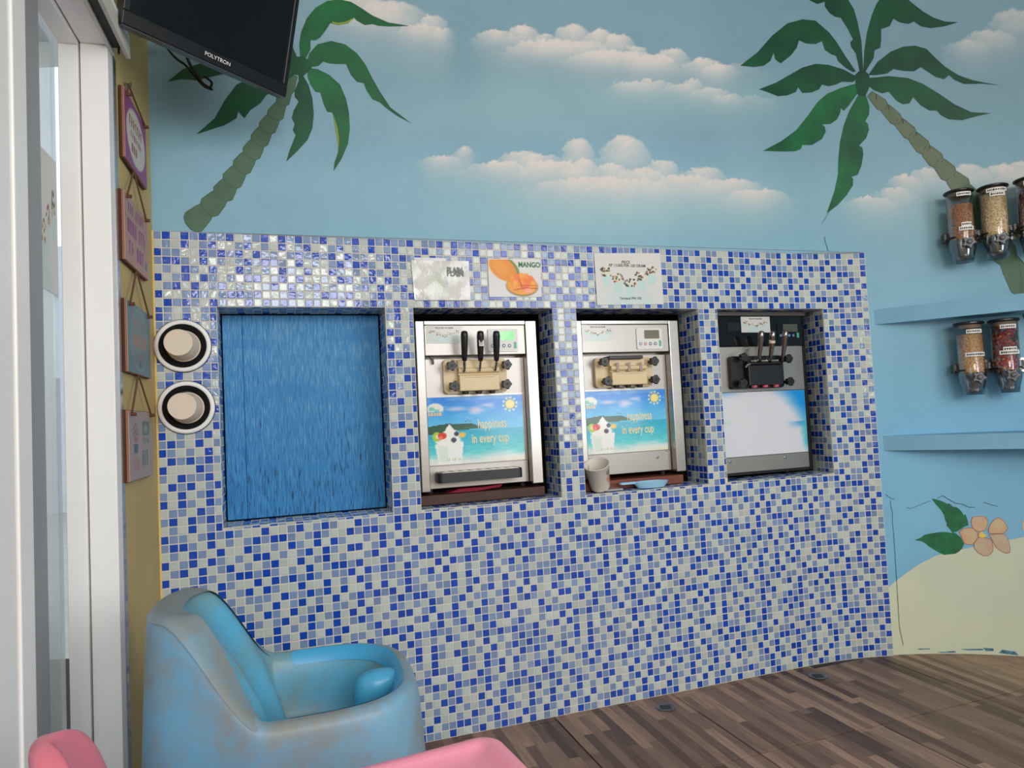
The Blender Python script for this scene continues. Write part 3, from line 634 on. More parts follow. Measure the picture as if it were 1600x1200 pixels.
# ================================================================ OBJECTS ON AND IN THE WALL
def F(px,py,w=0.): return on_flat(px,py,w)
STEEL=mat('brushed_stainless',(178,174,169),rough=.3,metal=1.,var=.05,vscale=5,stretch=(1,1,14))
STEEL2=mat('satin_stainless',(170,166,161),rough=.4,metal=.85,var=.05,vscale=4)
CHROME=mat('polished_chrome',(214,212,210),rough=.1,metal=1.)
BLACKP=mat('black_plastic',(24,24,28),rough=.35)
BLACKG=mat('black_gloss_panel',(14,14,18),rough=.12)
BEIGE=mat('beige_plastic',(222,200,158),rough=.4,var=.03,vscale=10)
BEIGED=mat('beige_plastic_groove',(176,152,112),rough=.5)
WOOD=mat('dark_brown_wood',(84,52,38),rough=.6,col2=(56,34,26),var=.6,vscale=8,stretch=(1,1,10))
WOODR=mat('reddish_wood',(134,72,50),rough=.6,col2=(104,54,40),var=.6,vscale=8,stretch=(1,1,10))
WHITEP=mat('white_plastic',(226,226,224),rough=.35)
def beach(nx=120,ny=84):
    c=Canvas(1,1,nx,ny,(40,150,230)); y=c.Y; x=c.X
    n=fbm(x*6,y*14,4,2); n2=fbm(x*20,y*60,3,4)
    t=sstep(.5,1.,y)[...,None]; c.c=np.array([96,200,246.])*(1-t)+np.array([14,136,236.])*t
    c.c+=(n[...,None]-.45)*30
    c.mix(sstep(.5,.75,n)*sstep(.98,.9,y)*sstep(.6,.75,y)*.5,(228,214,232))
    c.mix((y>.94)*sstep(.3,.6,n)*.4,(196,214,232))
    for cx,cy,rx,ry in ((.5,.8,.07,.045),(.3,.82,.1,.03),(.62,.86,.06,.02)): c.ell(cx,cy,rx,ry,(236,214,232),soft=.8,a=.75)
    sea=(y<.5); t=sstep(.5,.08,y)[...,None]
    seac=np.array([30,180,212.])*(1-t)+np.array([104,218,222.])*t+(n2[...,None]-.45)*46
    c.c=np.where(sea[...,None],seac,c.c)
    c.mix(sstep(.2,.03,y+(n-.45)*.16)*.95,(238,240,236)); c.mix(sstep(.55,1,x)*sstep(.07,.01,y)*.7,(240,228,186))
    c.poly([(0,.5),(0,.57),(.06,.58),(.14,.6),(.22,.605),(.28,.595),(.36,.6),(.46,.59),(.52,.555),(.58,.52),(.5,.51),(.3,.5),(.1,.46),(0,.45)],(32,86,62)); c.poly([(0,.5),(0,.54),(.2,.56),(.45,.55),(.5,.52),(.3,.5)],(44,102,74),.5)
    for k in range(10):
        a=2*math.pi*k/10+.2; c.ell(.865+.072*math.cos(a),.86+.1*math.sin(a),.012,.016,(250,236,170),soft=.4)
    c.ell(.865,.86,.05,.07,(248,222,110)); c.ell(.865,.86,.034,.05,(252,232,140))
    c.ell(.085,.83,.085,.085,(236,236,230)); c.rect(0,.18,.72,.79,(70,170,236)); c.ell(.05,.83,.03,.03,(120,206,190)); c.ell(.1,.81,.03,.02,(130,210,200))
    for i in range(5): c.rect(.012+i*.028,.012+i*.028+.02,.725,.775,(232,204,140))
    c.poly([(.07,.31),(.36,.33),(.33,.0),(.1,.0)],(244,246,244)); c.poly([(.09,.3),(.2,.3),(.2,.04),(.12,.04)],(206,232,214),.5)
    for cx,cy,rx,ry in ((.2,.36,.13,.09),(.23,.44,.09,.08),(.22,.5,.04,.07)): c.ell(cx,cy,rx,ry,(246,246,238))
    c.poly([(.17,.48),(.22,.6),(.28,.48)],(248,248,242))
    c.ell(.09,.42,.045,.07,(176,206,70)); c.ell(.1,.42,.02,.03,(240,246,200)); c.ell(.145,.43,.045,.05,(222,54,48)); c.ell(.13,.4,.02,.03,(250,120,90)); c.ell(.29,.45,.024,.035,(44,54,92)); c.ell(.26,.36,.028,.038,(70,66,86)); c.ell(.35,.43,.033,.04,(246,196,70))
    for k in range(9): c.rect(.17+.018*k,.18+.018*k,.05,.09,(150,160,90),.45*(k%3>0))
    for k in range(3): c.ell(.39+.025*k,.63+.01*(k%2),.008,.008,(40,60,70))
    return c
def faded(nx=60,ny=50):
    c=Canvas(1,1,nx,ny,(224,226,234)); x,y=c.X,c.Y; n=fbm(x*5,y*5,3,8)
    c.mix(sstep(.72,1.02,x+.55*(y-.72)*(y>.5)+(n-.45)*.12)*sstep(.35,.5,y),(20,150,232)); c.mix(sstep(.9,1.02,y+(n-.45)*.1)*sstep(.35,.0,x)*.8,(90,176,232)); c.mix(sstep(.9,1.02,x+(n-.45)*.14)*sstep(.4,.15,np.abs(y-.3)),(70,190,210))
    c.ell(.07,.53,.05,.04,(206,224,214),soft=.6)
    return c
def menu(nx=70,ny=46,cups=True,seed=1):
    c=Canvas(1,1,nx,ny,(216,214,212)); r=random.Random(seed)
    c.mix(sstep(.5,.1,c.Y)*sstep(.5,.2,np.abs(c.X-.5))*.55,(186,214,216))
    for cx,cy in ((.16,.62),(.33,.5),(.5,.4),(.68,.52),(.84,.64)):
        c.poly([(cx-.07,cy-.05),(cx+.07,cy-.05),(cx+.05,cy-.26),(cx-.05,cy-.26)],(190,216,214)); c.ell(cx,cy,.075,.07,(214,216,196)); c.ell(cx,cy+.08,.04,.06,(222,220,206))
        for k in range(15): c.ell(cx+r.uniform(-.08,.08),cy+r.uniform(-.06,.1),r.uniform(.008,.02),r.uniform(.012,.026),r.choice([(40,36,40),(150,60,44),(60,90,60),(200,150,80),(30,30,46),(120,84,60)]))
    return c
def knob(bm,s,z,w0,w1,r=.017):
    pts=[(s+(r*(1+.2*math.cos(5*a)))*math.cos(a),z+(r*(1+.2*math.cos(5*a)))*math.sin(a)) for a in [2*math.pi*k/30 for k in range(30)]]
    prism(bm,pts,w1-.018,w1,bev=.003); lathe(bm,[(.007,w0),(.007,w1-.018)],10,(s,z,0),'z')
    return bm
def knob_inset(bm,s,z,w1): prism(bm,circ(s,z,.0055,n=10),w1-.0005,w1+.0006); return bm
def soft_serve(label,ds,kind):
    """ds shifts the layout of the first machine along the wall"""
    base=flat(1.09+ds,.865,-.3); T=thing('soft_serve_machine',label,'ice cream machine',base)
    s0,s1=.856+ds,1.332+ds; z0,z1=.866,1.493
    bm=B(); box(bm,(s0+.002,z0,-.66),(s1-.002,z1-.004,-.125),bev=.004); emit(bm,'cabinet',STEEL2,T,WF)
    for a,b in ((s0,s0+.033),(s1-.045,s1)):
        bm=B(); box(bm,(a,z0-.004,-.125),(b,z1,-.05),bev=.003); emit(bm,'side_post',STEEL,T,WF)
    bm=B(); box(bm,(s0+.0335,z1-.016,-.12),(s1-.0455,z1,-.051),bev=.002); emit(bm,'top_rail',STEEL,T,WF)
    a,b=s0+.0345,s1-.0465
    bm=B(); box(bm,(a,1.363,-.12),(b,1.4765,-.056),bev=.002); emit(bm,'header_panel',STEEL2,T,WF)
    bm=B(); box(bm,(a,1.2135,-.124),(b,1.352,-.09)); emit(bm,'valve_panel',STEEL2,T,WF)
    bm=B(); box(bm,(a,1.2105,-.124),(b,1.2132,-.0865)); emit(bm,'panel_lip',STEEL,T,WF)
    bm=B(); box(bm,(a,.868,-.124),(b,.953,-.088),bev=.002); BP=emit(bm,'base_panel',STEEL2,T,WF)
    bm=B(); box(bm,(a,.9535,-.124),(b,1.2102,-.09)); emit(bm,'poster_backing',STEEL2,T,WF)
    pc=[(a+.003,1.208),(b-.012,1.208),(b-.012,.9545),(a+.003,.9545)]
    P=print_panel('poster',beach(),pc,PRINTG,T,mapf=lambda s,z,w:flat(s,z,w-.0895))
    W=b-a-.015
    for tx,fx,tz in (('happiness',.665,1.1),('in every cup',.64,1.045)):
        bm=B(); text(bm,tx,.05,(a+.003+W*fx,tz,-.0878),xs=.6,bold=.012); emit(bm,'poster_lettering',mat('cream_print',(246,228,176),rough=.4),P,WF,recalc=False)
    for k in range(4):
        bm=B(); s=(s0+.05,s1-.05)[k%2]; w=(-.16,-.55)[k//2]; lathe(bm,[(.016,.8475),(.016,.866)],12,(s,0,w),'y'); emit(bm,'foot',BLACKP,T,WF)
    # display
    k1,k2=F(762,514,-.05),F(810,549,-.05); x0,x1,y1,y0=k1[0]+ds,k2[0]+ds,k1[1],k2[1]
    bm=B(); prism(bm,rrect(x0,x1,y0,y1,.006),-.056,-.0515,bev=.0012); DP=emit(bm,'display_panel',WHITEP,T,WF)
    w_,h_=x1-x0,y1-y0
    bm=B(); prism(bm,rrect(x0+.3*w_,x1-.12*w_,y0+.5*h_,y1-.1*h_,.002),-.0514,-.0505)
    emit(bm,'screen',mat('green_lcd',(96,206,110),rough=.2,col2=(190,232,190),var=.35,vscale=18,emit=.35) if kind==1 else mat('grey_lcd',(116,112,96),rough=.2),DP,WF)
    for i in range(4):
        cx=x0+(.14+.19*i)*w_; bm=B(); prism(bm,circ(cx,y0+.26*h_,.0068,n=16),-.0514,-.0504)
        emit(bm,'button',mat(('blue','red','navy','navy')[i]+'_button',((96,136,168),(204,90,84),(48,66,110),(48,66,110))[i],rough=.4),DP,WF)
        bm=B(); prism(bm,circ(cx,y0+.26*h_,.0038,n=12),-.0506,-.0499); emit(bm,'button_face',WHITEP,DP,WF)
    bm=B(); prism(bm,rrect(x0+.86*w_,x0+.95*w_,y0+.14*h_,y0+.42*h_,.003),-.0514,-.0502); emit(bm,'button',mat('teal_button',(96,178,160),rough=.4),DP,WF)
    # dispensing head
    if kind==1:
        pl=(F(692,562,-.07),F(793,612,-.07)); bk=(F(716.5,562,-.035),F(782,609,-.035)); kn=[(706.4,571),(710.5,603),(793,569.5),(792.7,600)]; d0=0
    else:
        pl=(F(929,559.5,-.07),F(1021,603,-.07)); bk=(F(955,561,-.035),F(1012.5,600,-.035)); kn=[(945.7,565),(951,595.5),(1024,564),(1025.5,592.7)]; d0=0
    x0,y1=pl[0]; x1,y0=pl[1]
    bm=B(); prism(bm,rrect(x0,x1,y0,y1,.014),-.0899,-.07,bev=.004); H=emit(bm,'head_plate',BEIGE,T,WF)
    x0,y1=bk[0]; x1,y0=bk[1]; hh=y1-y0; ww=x1-x0
    bm=B(); box(bm,(x0,y0,-.0705),(x1,y0+hh*.5,-.035),bev=.004); emit(bm,'head_block',BEIGE,T,WF)
    bm=B(); box(bm,(x0,y0+hh*.5+.0005,-.0705),(x1,y1,-.052),bev=.003); emit(bm,'head_block',BEIGE,T,WF)
    bm=B(); lathe(bm,[(.0105,x0),(.0105,x1)],16,(0,y0+hh*.66,-.047),'x'); emit(bm,'pivot_bar',BEIGE,T,WF)
    for i in range(3):
        cx=x0+ww*(.17+.33*i)
        bm=B(); lathe(bm,[(.011,y0-.012),(.013,y0+.002)],12,(cx,0,-.055),'y'); emit(bm,'spout',mat('dark_rubber',(44,38,34),rough=.6),T,WF)
        if kind!=1:
            bm=B(); box(bm,(cx-.006,y0+hh*.5,-.0375),(cx+.006,y0+hh*.86,-.0345),bev=.001); emit(bm,'piston_slot',mat('mauve_plastic',(168,146,140),rough=.5),T,WF)  # slots in a mauve tone, greyer than the beige head
    for i in range(2):
        cx=x0+ww*(.3+.38*i); bm=B(); box(bm,(cx-.03,y0+hh*.42,-.035),(cx+.03,y0+hh*.435,-.0346)); emit(bm,'head_seam',BEIGED,T,WF)
    for px,py in kn:
        s,z=F(px,py,-.02); bm=B(); knob(bm,s,z,-.07,-.02); K=emit(bm,'knob',BLACKP,T,WF)
        bm=B(); knob_inset(bm,s,z,-.02); emit(bm,'knob_inset',mat('deep_black',(8,8,10),rough=.5),K,WF)
    if kind==1:
        for i,(bx,by,tx,ty) in enumerate(((726,580,725.5,517),(750,579,750.5,517),(774.5,578,775.5,517))):
            b0=F(bx,by,-.026); m0=F(tx+.3,562,-.012); t0=F(tx,ty,.012)
            bm=B(); tube(bm,[(b0[0],b0[1],-.034),(b0[0],b0[1]+.008,-.026),(m0[0],m0[1],-.012)],.0052,8); LV=emit(bm,'lever',CHROME,T,WF)
            P0,P1=Vector((m0[0],m0[1]-.004,-.013)),Vector((t0[0],t0[1],.012))
            bm=B(); tube(bm,[P0,P0.lerp(P1,.12),P0.lerp(P1,.5),P0.lerp(P1,.85),P0.lerp(P1,.97),P1],[.0085,.0105,.0125,.0135,.0115,.006],12); GR=emit(bm,'grip',BLACKP,LV,WF,smooth=True)
            if i==1:
                q=P0.lerp(P1,.58); bm=B(); box(bm,(q.x-.009,q.y-.011,q.z+.0128),(q.x+.009,q.y+.011,q.z+.0136)); emit(bm,'grip_sticker',mat('white_sticker',(214,214,214),rough=.5),LV,WF)
                bm=B(); 
                for dx in (-.006,-.002,.003): box(bm,(q.x+dx-.0008,q.y-.007,q.z+.0136),(q.x+dx+.0008,q.y+.007,q.z+.014))
                emit(bm,'grip_print',BLACKP,LV,WF)
        # hook of the valve panel and drip tray
        s,z=F(675,560,-.08); bm=B(); prism(bm,[(s-.012,z+.004),(s+.004,z+.004),(s+.006,z-.022),(s,z-.02),(s-.002,z-.004)],-.0898,-.072); emit(bm,'catch',BLACKP,T,WF)
        tl,tr=F(685,737,-.02),F(817,727,-.02)
        bm=B(); pts=rrect(tl[0],tr[0],-.0875,-.018,.018); 
        for i,p in enumerate(pts): pts[i]=(p[0],p[1])
        MT=frame(WF@Vector((0,0,0)),Vector((DX,DY,0)),Vector((NX,NY,0)),Vector((0,0,1)))
        prism(bm,pts,.893,.929,bev=.003); emit(bm,'drip_tray',mat('black_tray_plastic',(34,34,38),rough=.4),T,MT)
        bm=B(); prism(bm,rrect(tl[0]+.006,tr[0]-.006,-.0835,-.023,.014),.9292,.932); GT=emit(bm,'tray_grid',STEEL,T,MT)
        for i in range(9):
            x=tl[0]+.02+i*(tr[0]-tl[0]-.04)/8; bm=B(); box(bm,(x-.008,-.075,.9321),(x+.008,-.032,.9325)); emit(bm,'grid_slot',BLACKP,GT,MT)
    else:
        a_=F(952,556,-.03); b_=F(1005,560,-.03); bm=B(); box(bm,(a_[0],b_[1],-.07),(b_[0],a_[1],-.03),bev=.002); emit(bm,'lever_stop_bar',BLACKP,T,WF)
        for px,py,r in ((1027,714.5,.0062),(932,720,.0062),(1041,704.5,.003)):
            s,z=F(px,py,-.088); bm=B(); prism(bm,circ(s,z,r,n=16),-.0879,-.083,bev=.001); emit(bm,'screw',CHROME,BP,WF)
    return T
soft_serve('stainless soft serve machine with three black lever grips and drip tray, beside blue board',0.,1)
soft_serve('stainless soft serve machine without lever grips, above the tilted white cup',.637,2)
# third machine: black header, chrome levers, faded poster
def soft_serve_black():
    T=thing('soft_serve_machine','black-fronted soft serve machine with chrome levers and faded white poster','ice cream machine',flat(2.39,.82,-.3))
    s0,s1=2.155,2.622; W0=-.055
    bm=B(); box(bm,(s0+.01,.822,-.66),(s1-.004,1.53,-.11)); emit(bm,'cabinet',mat('black_cabinet',(20,20,22),rough=.45),T,WF)
    bm=B(); box(bm,(s0,1.512,-.11),(s1+.01,1.531,W0+.004),bev=.002); emit(bm,'top_rail',mat('grey_trim',(84,82,80),rough=.45),T,WF)
    bm=B(); box(bm,(s0,1.379,-.109),(s1,1.511,W0),bev=.002); HD=emit(bm,'header_panel',BLACKG,T,WF)
    bm=B(); box(bm,(s0,1.182,-.109),(s1-.012,1.377,W0-.006)); emit(bm,'valve_panel',STEEL2,T,WF)
    bm=B(); box(bm,(s0,.902,-.109),(s1-.012,1.18,W0-.008)); emit(bm,'poster_backing',STEEL2,T,WF)
    bm=B(); box(bm,(s0,.834,-.109),(s1-.012,.901,W0-.006),bev=.002); BP=emit(bm,'base_panel',STEEL2,T,WF)
    bm=B(); box(bm,(s1-.0115,.824,-.109),(s1,1.378,W0-.004)); emit(bm,'side_post',BLACKP,T,WF)
    bm=B(); box(bm,(s0,.824,-.109),(s1-.0116,.8335,W0-.004)); emit(bm,'bottom_rail',BLACKP,T,WF)
    print_panel('poster',faded(),[(s0+.002,1.179),(s1-.014,1.179),(s1-.014,.903),(s0+.002,.903)],PRINTG,T,mapf=lambda s,z,w:flat(s,z,w+W0-.0078))
    for k in range(4):
        bm=B(); s=(s0+.05,s1-.06)[k%2]; w=(-.16,-.55)[k//2]; lathe(bm,[(.016,NZ0+.0045),(.016,.8225)],12,(s,0,w),'y'); emit(bm,'foot',BLACKP,T,WF)
    for px,py in ((1142,722),(1228,715)):
        s,z=F(px,py,W0); bm=B(); prism(bm,circ(s,z,.0062,n=16),W0-.006,W0-.001,bev=.001); emit(bm,'screw',CHROME,BP,WF)
    a,b=F(1213,504.5,W0),F(1249,531,W0); w_,h_=b[0]-a[0],a[1]-b[1]
    bm=B(); prism(bm,rrect(a[0],b[0],b[1],a[1],.004),W0+.0002,W0+.003,bev=.001); DP=emit(bm,'display_panel',BLACKG,T,WF)
    bm=B(); prism(bm,rrect(a[0]+.26*w_,b[0]-.08*w_,b[1]+.48*h_,a[1]-.08*h_,.002),W0+.0031,W0+.004); emit(bm,'screen',mat('olive_lcd',(82,88,76),rough=.2),DP,WF)
    for i in range(4):
        bm=B(); prism(bm,circ(a[0]+(.14+.19*i)*w_,b[1]+.26*h_,.0062,n=14),W0+.0031,W0+.0042); emit(bm,'button',mat('pale_blue_button',(104,134,170),rough=.4),DP,WF)
    bm=B(); prism(bm,rrect(a[0]+.87*w_,a[0]+.97*w_,b[1]+.12*h_,b[1]+.42*h_,.002),W0+.0031,W0+.0042); emit(bm,'button',mat('green_button',(70,170,130),rough=.4),DP,WF)
    a,b=F(1136,504,W0),F(1156,517,W0); bm=B(); box(bm,(a[0],b[1],W0),(b[0],a[1],W0+.001)); emit(bm,'dark_window',mat('smoked_window',(34,34,38),rough=.15),T,WF)
    bk=mat('black_head_plastic',(20,20,24),rough=.4)
    a,b=F(1140.5,557,-.04),F(1225,605,-.04); bm=B(); prism(bm,rrect(a[0],b[0],b[1],a[1],.012),W0-.0058,-.036,bev=.004); emit(bm,'head_plate',bk,T,WF)
    a,b=F(1169.5,571,-.005),F(1225,600,-.005); bm=B(); box(bm,(a[0],b[1],-.0362),(b[0],a[1],-.005),bev=.003); emit(bm,'head_block',bk,T,WF)
    bm=B(); lathe(bm,[(.009,a[0]),(.009,b[0])],14,(0,a[1]+.009,-.02),'x'); emit(bm,'pivot_bar',bk,T,WF)
    for i in range(3):
        cx=a[0]+(b[0]-a[0])*(.2+.32*i); bm=B(); lathe(bm,[(.0115,b[1]-.011),(.013,b[1]-.0005)],12,(cx,0,-.022),'y'); emit(bm,'spout',mat('pink_cap',(196,84,108),rough=.5),T,WF)
        bm=B(); lathe(bm,[(.004,a[0]+(b[0]-a[0])*(.1+.3*i)),(.004,a[0]+(b[0]-a[0])*(.3+.3*i))],8,(0,a[1]+.019,-.012),'x'); emit(bm,'pivot_pin',CHROME,T,WF)
    for px,py in ((1234,560),(1236.5,596),(1164,558),(1163,598)):
        s,z=F(px,py,.008); bm=B(); knob(bm,s,z,-.04,.008); emit(bm,'knob',bk,T,WF)
    for i,(bx,by,tx,ty) in enumerate(((1185.5,566,1190,517),(1203,566,1208,517),(1222.5,566,1227.5,516))):
        b0=F(bx,by,-.01); t0=F(tx,ty,.03); P0=Vector((b0[0],b0[1],-.01)); P1=Vector((t0[0],t0[1],.03))
        bm=B(); tube(bm,[P0,P0.lerp(P1,.2),P0.lerp(P1,.45),P0.lerp(P1,.8),P0.lerp(P1,.97),P1],[.006,.008,.011,.0125,.0115,.005],12); LV=emit(bm,'lever',mat('dark_chrome',(150,140,136),rough=.12,metal=1.),T,WF,smooth=True)
        if i==1:
            q=P0.lerp(P1,.66); bm=B(); lathe(bm,[(.0133,-.008),(.0133,.008)],12,tuple(q),'y',cap=False); emit(bm,'lever_sticker',mat('cream_sticker',(216,200,176),rough=.5),LV,WF)
    s,z=F(1168,545,W0); bm=B(); prism(bm,circ(s,z,.004,n=8),W0-.006,W0+.012); emit(bm,'hook',CHROME,T,WF)
    bm=B(); tube(bm,[(*F(1165,574,.0),.0),(*F(1168,570,.006),.006),(*F(1172,568.5,.006),.006)],.004,8); emit(bm,'chrome_pin',CHROME,T,WF)
soft_serve_black()
# blocks and clutter under the machines
bm=B(); box(bm,(.85,NZ0+.0036,-.55),(1.345,.8465,-.075),bev=.003); tag(emit(bm,'wooden_block',WOOD,fr=WF),'dark brown wooden board under the machine with black grips','board')
bm=B(); a=F(990,757,-.06); box(bm,(1.495,NZ0+.0036,-.55),(1.968,.8465,-.075),bev=.003); tag(emit(bm,'wooden_block',WOODR,fr=WF),'reddish brown wooden board under the machine without grips','board')
bm=B()
for k in range(9):
    pass
cl=[F(703,774,-.07),F(722,765,-.07),F(760,762,-.07),F(790,757,-.07),F(786,762,-.07),F(750,771,-.07),F(715,776,-.07)]
prism(bm,[(p[0],max(p[1],.8475)) for p in cl],-.2,-.1,bev=.003); tag(emit(bm,'red_cloth',mat('crimson_cloth',(150,24,52),rough=.8,bump=.3),fr=WF),'crumpled crimson cloth under the first machine','cloth')
# boarded niche
BLU=mat('weathered_blue_paint',(62,134,190),rough=.5,col2=(34,104,170),var=.9,vscale=3,bump=.9,bscale=30,stretch=(9,1,1))
nt=BLU.node_tree; N=nt.nodes; b=N['Principled BSDF']
tc=N.new('ShaderNodeTexCoord'); m1=N.new('ShaderNodeMapping'); m1.inputs['Scale'].default_value=(110,110,10); nt.links.new(tc.outputs['Object'],m1.inputs[0])
z1=N.new('ShaderNodeTexNoise'); z1.inputs['Scale'].default_value=2.2; z1.inputs['Detail'].default_value=8; nt.links.new(m1.outputs[0],z1.inputs['Vector'])
sx=N.new('ShaderNodeSeparateXYZ'); nt.links.new(tc.outputs['Object'],sx.inputs[0])
hz=N.new('ShaderNodeMapRange'); hz.inputs['From Min'].default_value=.1; hz.inputs['From Max'].default_value=.65; hz.inputs['To Min'].default_value=.0; hz.inputs['To Max'].default_value=.17; nt.links.new(sx.outputs['Z'],hz.inputs['Value'])
ad=N.new('ShaderNodeMath'); ad.operation='ADD'; nt.links.new(z1.outputs['Fac'],ad.inputs[0]); nt.links.new(hz.outputs[0],ad.inputs[1])
rp=N.new('ShaderNodeValToRGB'); e=rp.color_ramp.elements; e[0].position=.39; e[0].color=L4((20,76,112)); e[1].position=.86; e[1].color=L4((112,170,210))
e2=rp.color_ramp.elements.new(.42); e2.color=L4((30,122,186)); e3=rp.color_ramp.elements.new(.6); e3.color=L4((50,140,200))
nt.links.new(ad.outputs[0],rp.inputs[0])
m2=N.new('ShaderNodeMapping'); m2.inputs['Scale'].default_value=(2,2,14); m2.inputs['Rotation'].default_value=(0,.06,0); nt.links.new(tc.outputs['Object'],m2.inputs[0])
z2=N.new('ShaderNodeTexNoise'); z2.inputs['Scale'].default_value=1.4; z2.inputs['Detail'].default_value=3; nt.links.new(m2.outputs[0],z2.inputs['Vector'])
r2=N.new('ShaderNodeValToRGB'); r2.color_ramp.elements[0].position=.52; r2.color_ramp.elements[1].position=.62; nt.links.new(z2.outputs['Fac'],r2.inputs[0])
mq=N.new('ShaderNodeMath'); mq.operation='MULTIPLY'; mq.inputs[1].default_value=.55; nt.links.new(r2.outputs[0],mq.inputs[0])
mx=N.new('ShaderNodeMix'); mx.data_type='RGBA'; nt.links.new(mq.outputs[0],mx.inputs['Factor']); nt.links.new(rp.outputs[0],mx.inputs['A']); mx.inputs['B'].default_value=L4((34,130,194))
nt.links.new(mx.outputs['Result'],b.inputs['Base Color'])
PB_=thing('blue_board_panel','weathered blue painted boards closing the leftmost niche','panel',flat((NI[0][0]+NI[0][1])/2,NZ0,-THK))
sc=F(381,600,-THK)[0]
for a,b_ in ((NI[0][0]+.0045,sc-.0004),(sc+.0004,NI[0][1]-.0045)):
    bm=B(); box(bm,(a,NZ0+.0045,-.172),(b_,NZ1-.0045,-THK+.0005),bev=.0015,seg=1); emit(bm,'board',BLU,PB_,WF)
# cup dispensers
for k,(s,z,lb) in enumerate(((.0835,1.404,'upper round white ringed cup dispenser in the mosaic beside the boarded niche'),(.0895,1.204,'lower round white ringed cup dispenser in the mosaic beside the boarded niche'))):
    T=thing('cup_dispenser',lb,'cup dispenser',flat(s,z-.085,.01),'cup dispensers')
    bm=B(); lathe(bm,[(.080,.0035),(.084,.006),(.085,.010),(.083,.0135),(.079,.0145),(.0725,.0145),(.0705,.012)],48,(s,z,0),'z',cap=False); emit(bm,'ring',mat('satin_white_ring',(238,238,238),rough=.3),T,WF,smooth=True)
    bm=B(); lathe(bm,[(.0865,.0034),(.0868,.006),(.0845,.0075)],48,(s,z,0),'z',cap=False); emit(bm,'outer_black_ring',BLACKP,T,WF)  # thin black ring just outside the white one
    bm=B(); pts=circ(s,z,.0705,n=40); 
    lathe(bm,[(.0712,.0128),(.057,.0125),(.0545,.010),(.052,-.0)],6 if False else 40,(s,z,0),'z',cap=False); emit(bm,'rubber_gasket',mat('matt_black_rubber',(14,14,15),rough=.75,spec=.2),T,WF,smooth=True)
    bm=B(); prism(bm,circ(s,z,.0535,n=32),.0035,.005); emit(bm,'tube_end',mat('deep_black',(8,8,10),rough=.5),T,WF)
    cs,cz=s+.003,z-.0015
    bm=B(); lathe(bm,[(.0505,.0075),(.0505,.014),(.048,.016),(.0415,.088),(.0402,.0885),(.0398,.0875),(0.,.0872)],36,(cs,cz,0),'z',cap=False)
    for v in bm.verts: v.co.x-=(v.co.z-.012)*.09; v.co.y+=(v.co.z-.012)*.05
    o=emit(bm,'paper_cup',mat('cream_paper_cup',(226,210,190),rough=.55,var=.02),fr=WF,smooth=True,autos=40); tag(o,'bottom of a cream paper cup in the %s dispenser'%('upper','lower')[k],'paper cup','cups in the dispensers')
# paper sheets taped above the niches
def sheet(name,label,cv,px,m,cat='sign',w=.0052,letters=(),lm=None,sag=None):
    pc=[F(*p,w) for p in px]
    T=thing(name,label,cat,flat((pc[0][0]+pc[1][0])/2,min(p[1] for p in pc),w))
    print_panel('sheet',cv,pc,m,T,mapf=lambda s,z,ww:flat(s,z,ww+w),sag=sag)
    for (t,size,fx,fy,xs,lm) in letters:
        o=np.array(pc[3])*(1-fx)*(1-fy)+np.array(pc[2])*fx*(1-fy)+np.array(pc[0])*(1-fx)*fy+np.array(pc[1])*fx*fy
        bm=B(); text(bm,t,size,(o[0],o[1],w+(.0055 if sag is not None else .0014)),xs=xs,bold=.035 if size>.025 else .012); emit(bm,'lettering',lm,T,WF,recalc=False)
    return T
c=Canvas(1,1,80,58,(214,214,210)); n=fbm(c.X*5,c.Y*4,4,5); n2=fbm(c.X*22,c.Y*18,3,6)
c.mix(sstep(.45,.6,n)*.75,(196,198,198)); c.mix(sstep(.5,.7,n2)*sstep(.5,.2,np.abs(c.X-.45))*sstep(.9,.4,c.Y)*.6,(186,196,176)); c.ell(.45,.4,.1,.3,(190,202,176),soft=.7,a=.6); c.mix(sstep(.56,.66,n2)*.5,(240,240,236))
INK=mat('dark_ink',(52,48,46),rough=.6); PALEINK=mat('faded_ink',(132,132,128),rough=.6); GRN=mat('green_ink',(26,116,58),rough=.5)
T=sheet('plain_flavour_sheet','crinkled laminated white sheet reading PLAIN above the first machine',c,[(642,407),(732,408.5),(735,469),(647.5,469.5)],mat('wrinkled_laminate',rough=.14,attr=True,bump=.5,bscale=25,coat=.4),sag=lambda u,v:.0015*np.sin(u*9)*np.sin(v*7)+.002,letters=[('PLAIN',.028,.74,.76,.8,PALEINK),('PLAIN',.03,.75,.67,.8,PALEINK)])
a=F(647,402,.006); b_=F(697,407,.006); bm=B(); box(bm,(a[0],b_[1]-.006,.0042),(b_[0],a[1],.0048)); emit(bm,'tape',mat('clear_tape',(216,218,220),rough=.15),T,WF)
c=Canvas(1,1,100,74,(222,220,220)); c.mix(((c.Y<.26)*.35),(226,226,232))
c.ell(.33,.75,.215,.36,(88,128,52),rot=.5); c.ell(.28,.74,.225,.36,(232,140,36),rot=.5); c.ell(.24,.78,.14,.24,(238,156,52),rot=.5,soft=.6); c.rect(0,.7,.975,1,(222,220,220))
c.ell(.63,.27,.3,.25,(64,92,44),rot=-.12); c.ell(.63,.29,.3,.245,(240,160,52),rot=-.12); c.ell(.64,.42,.24,.17,(242,128,40),rot=-.1)
for i,(x,y) in enumerate(((.45,.5),(.54,.54),(.63,.56),(.72,.54),(.8,.48),(.5,.36),(.62,.38),(.74,.36),(.84,.34),(.55,.24),(.68,.22),(.8,.22))): c.ell(x,y,.05,.075,((246,150,48),(244,120,56),(248,166,60))[i%3],soft=.4)
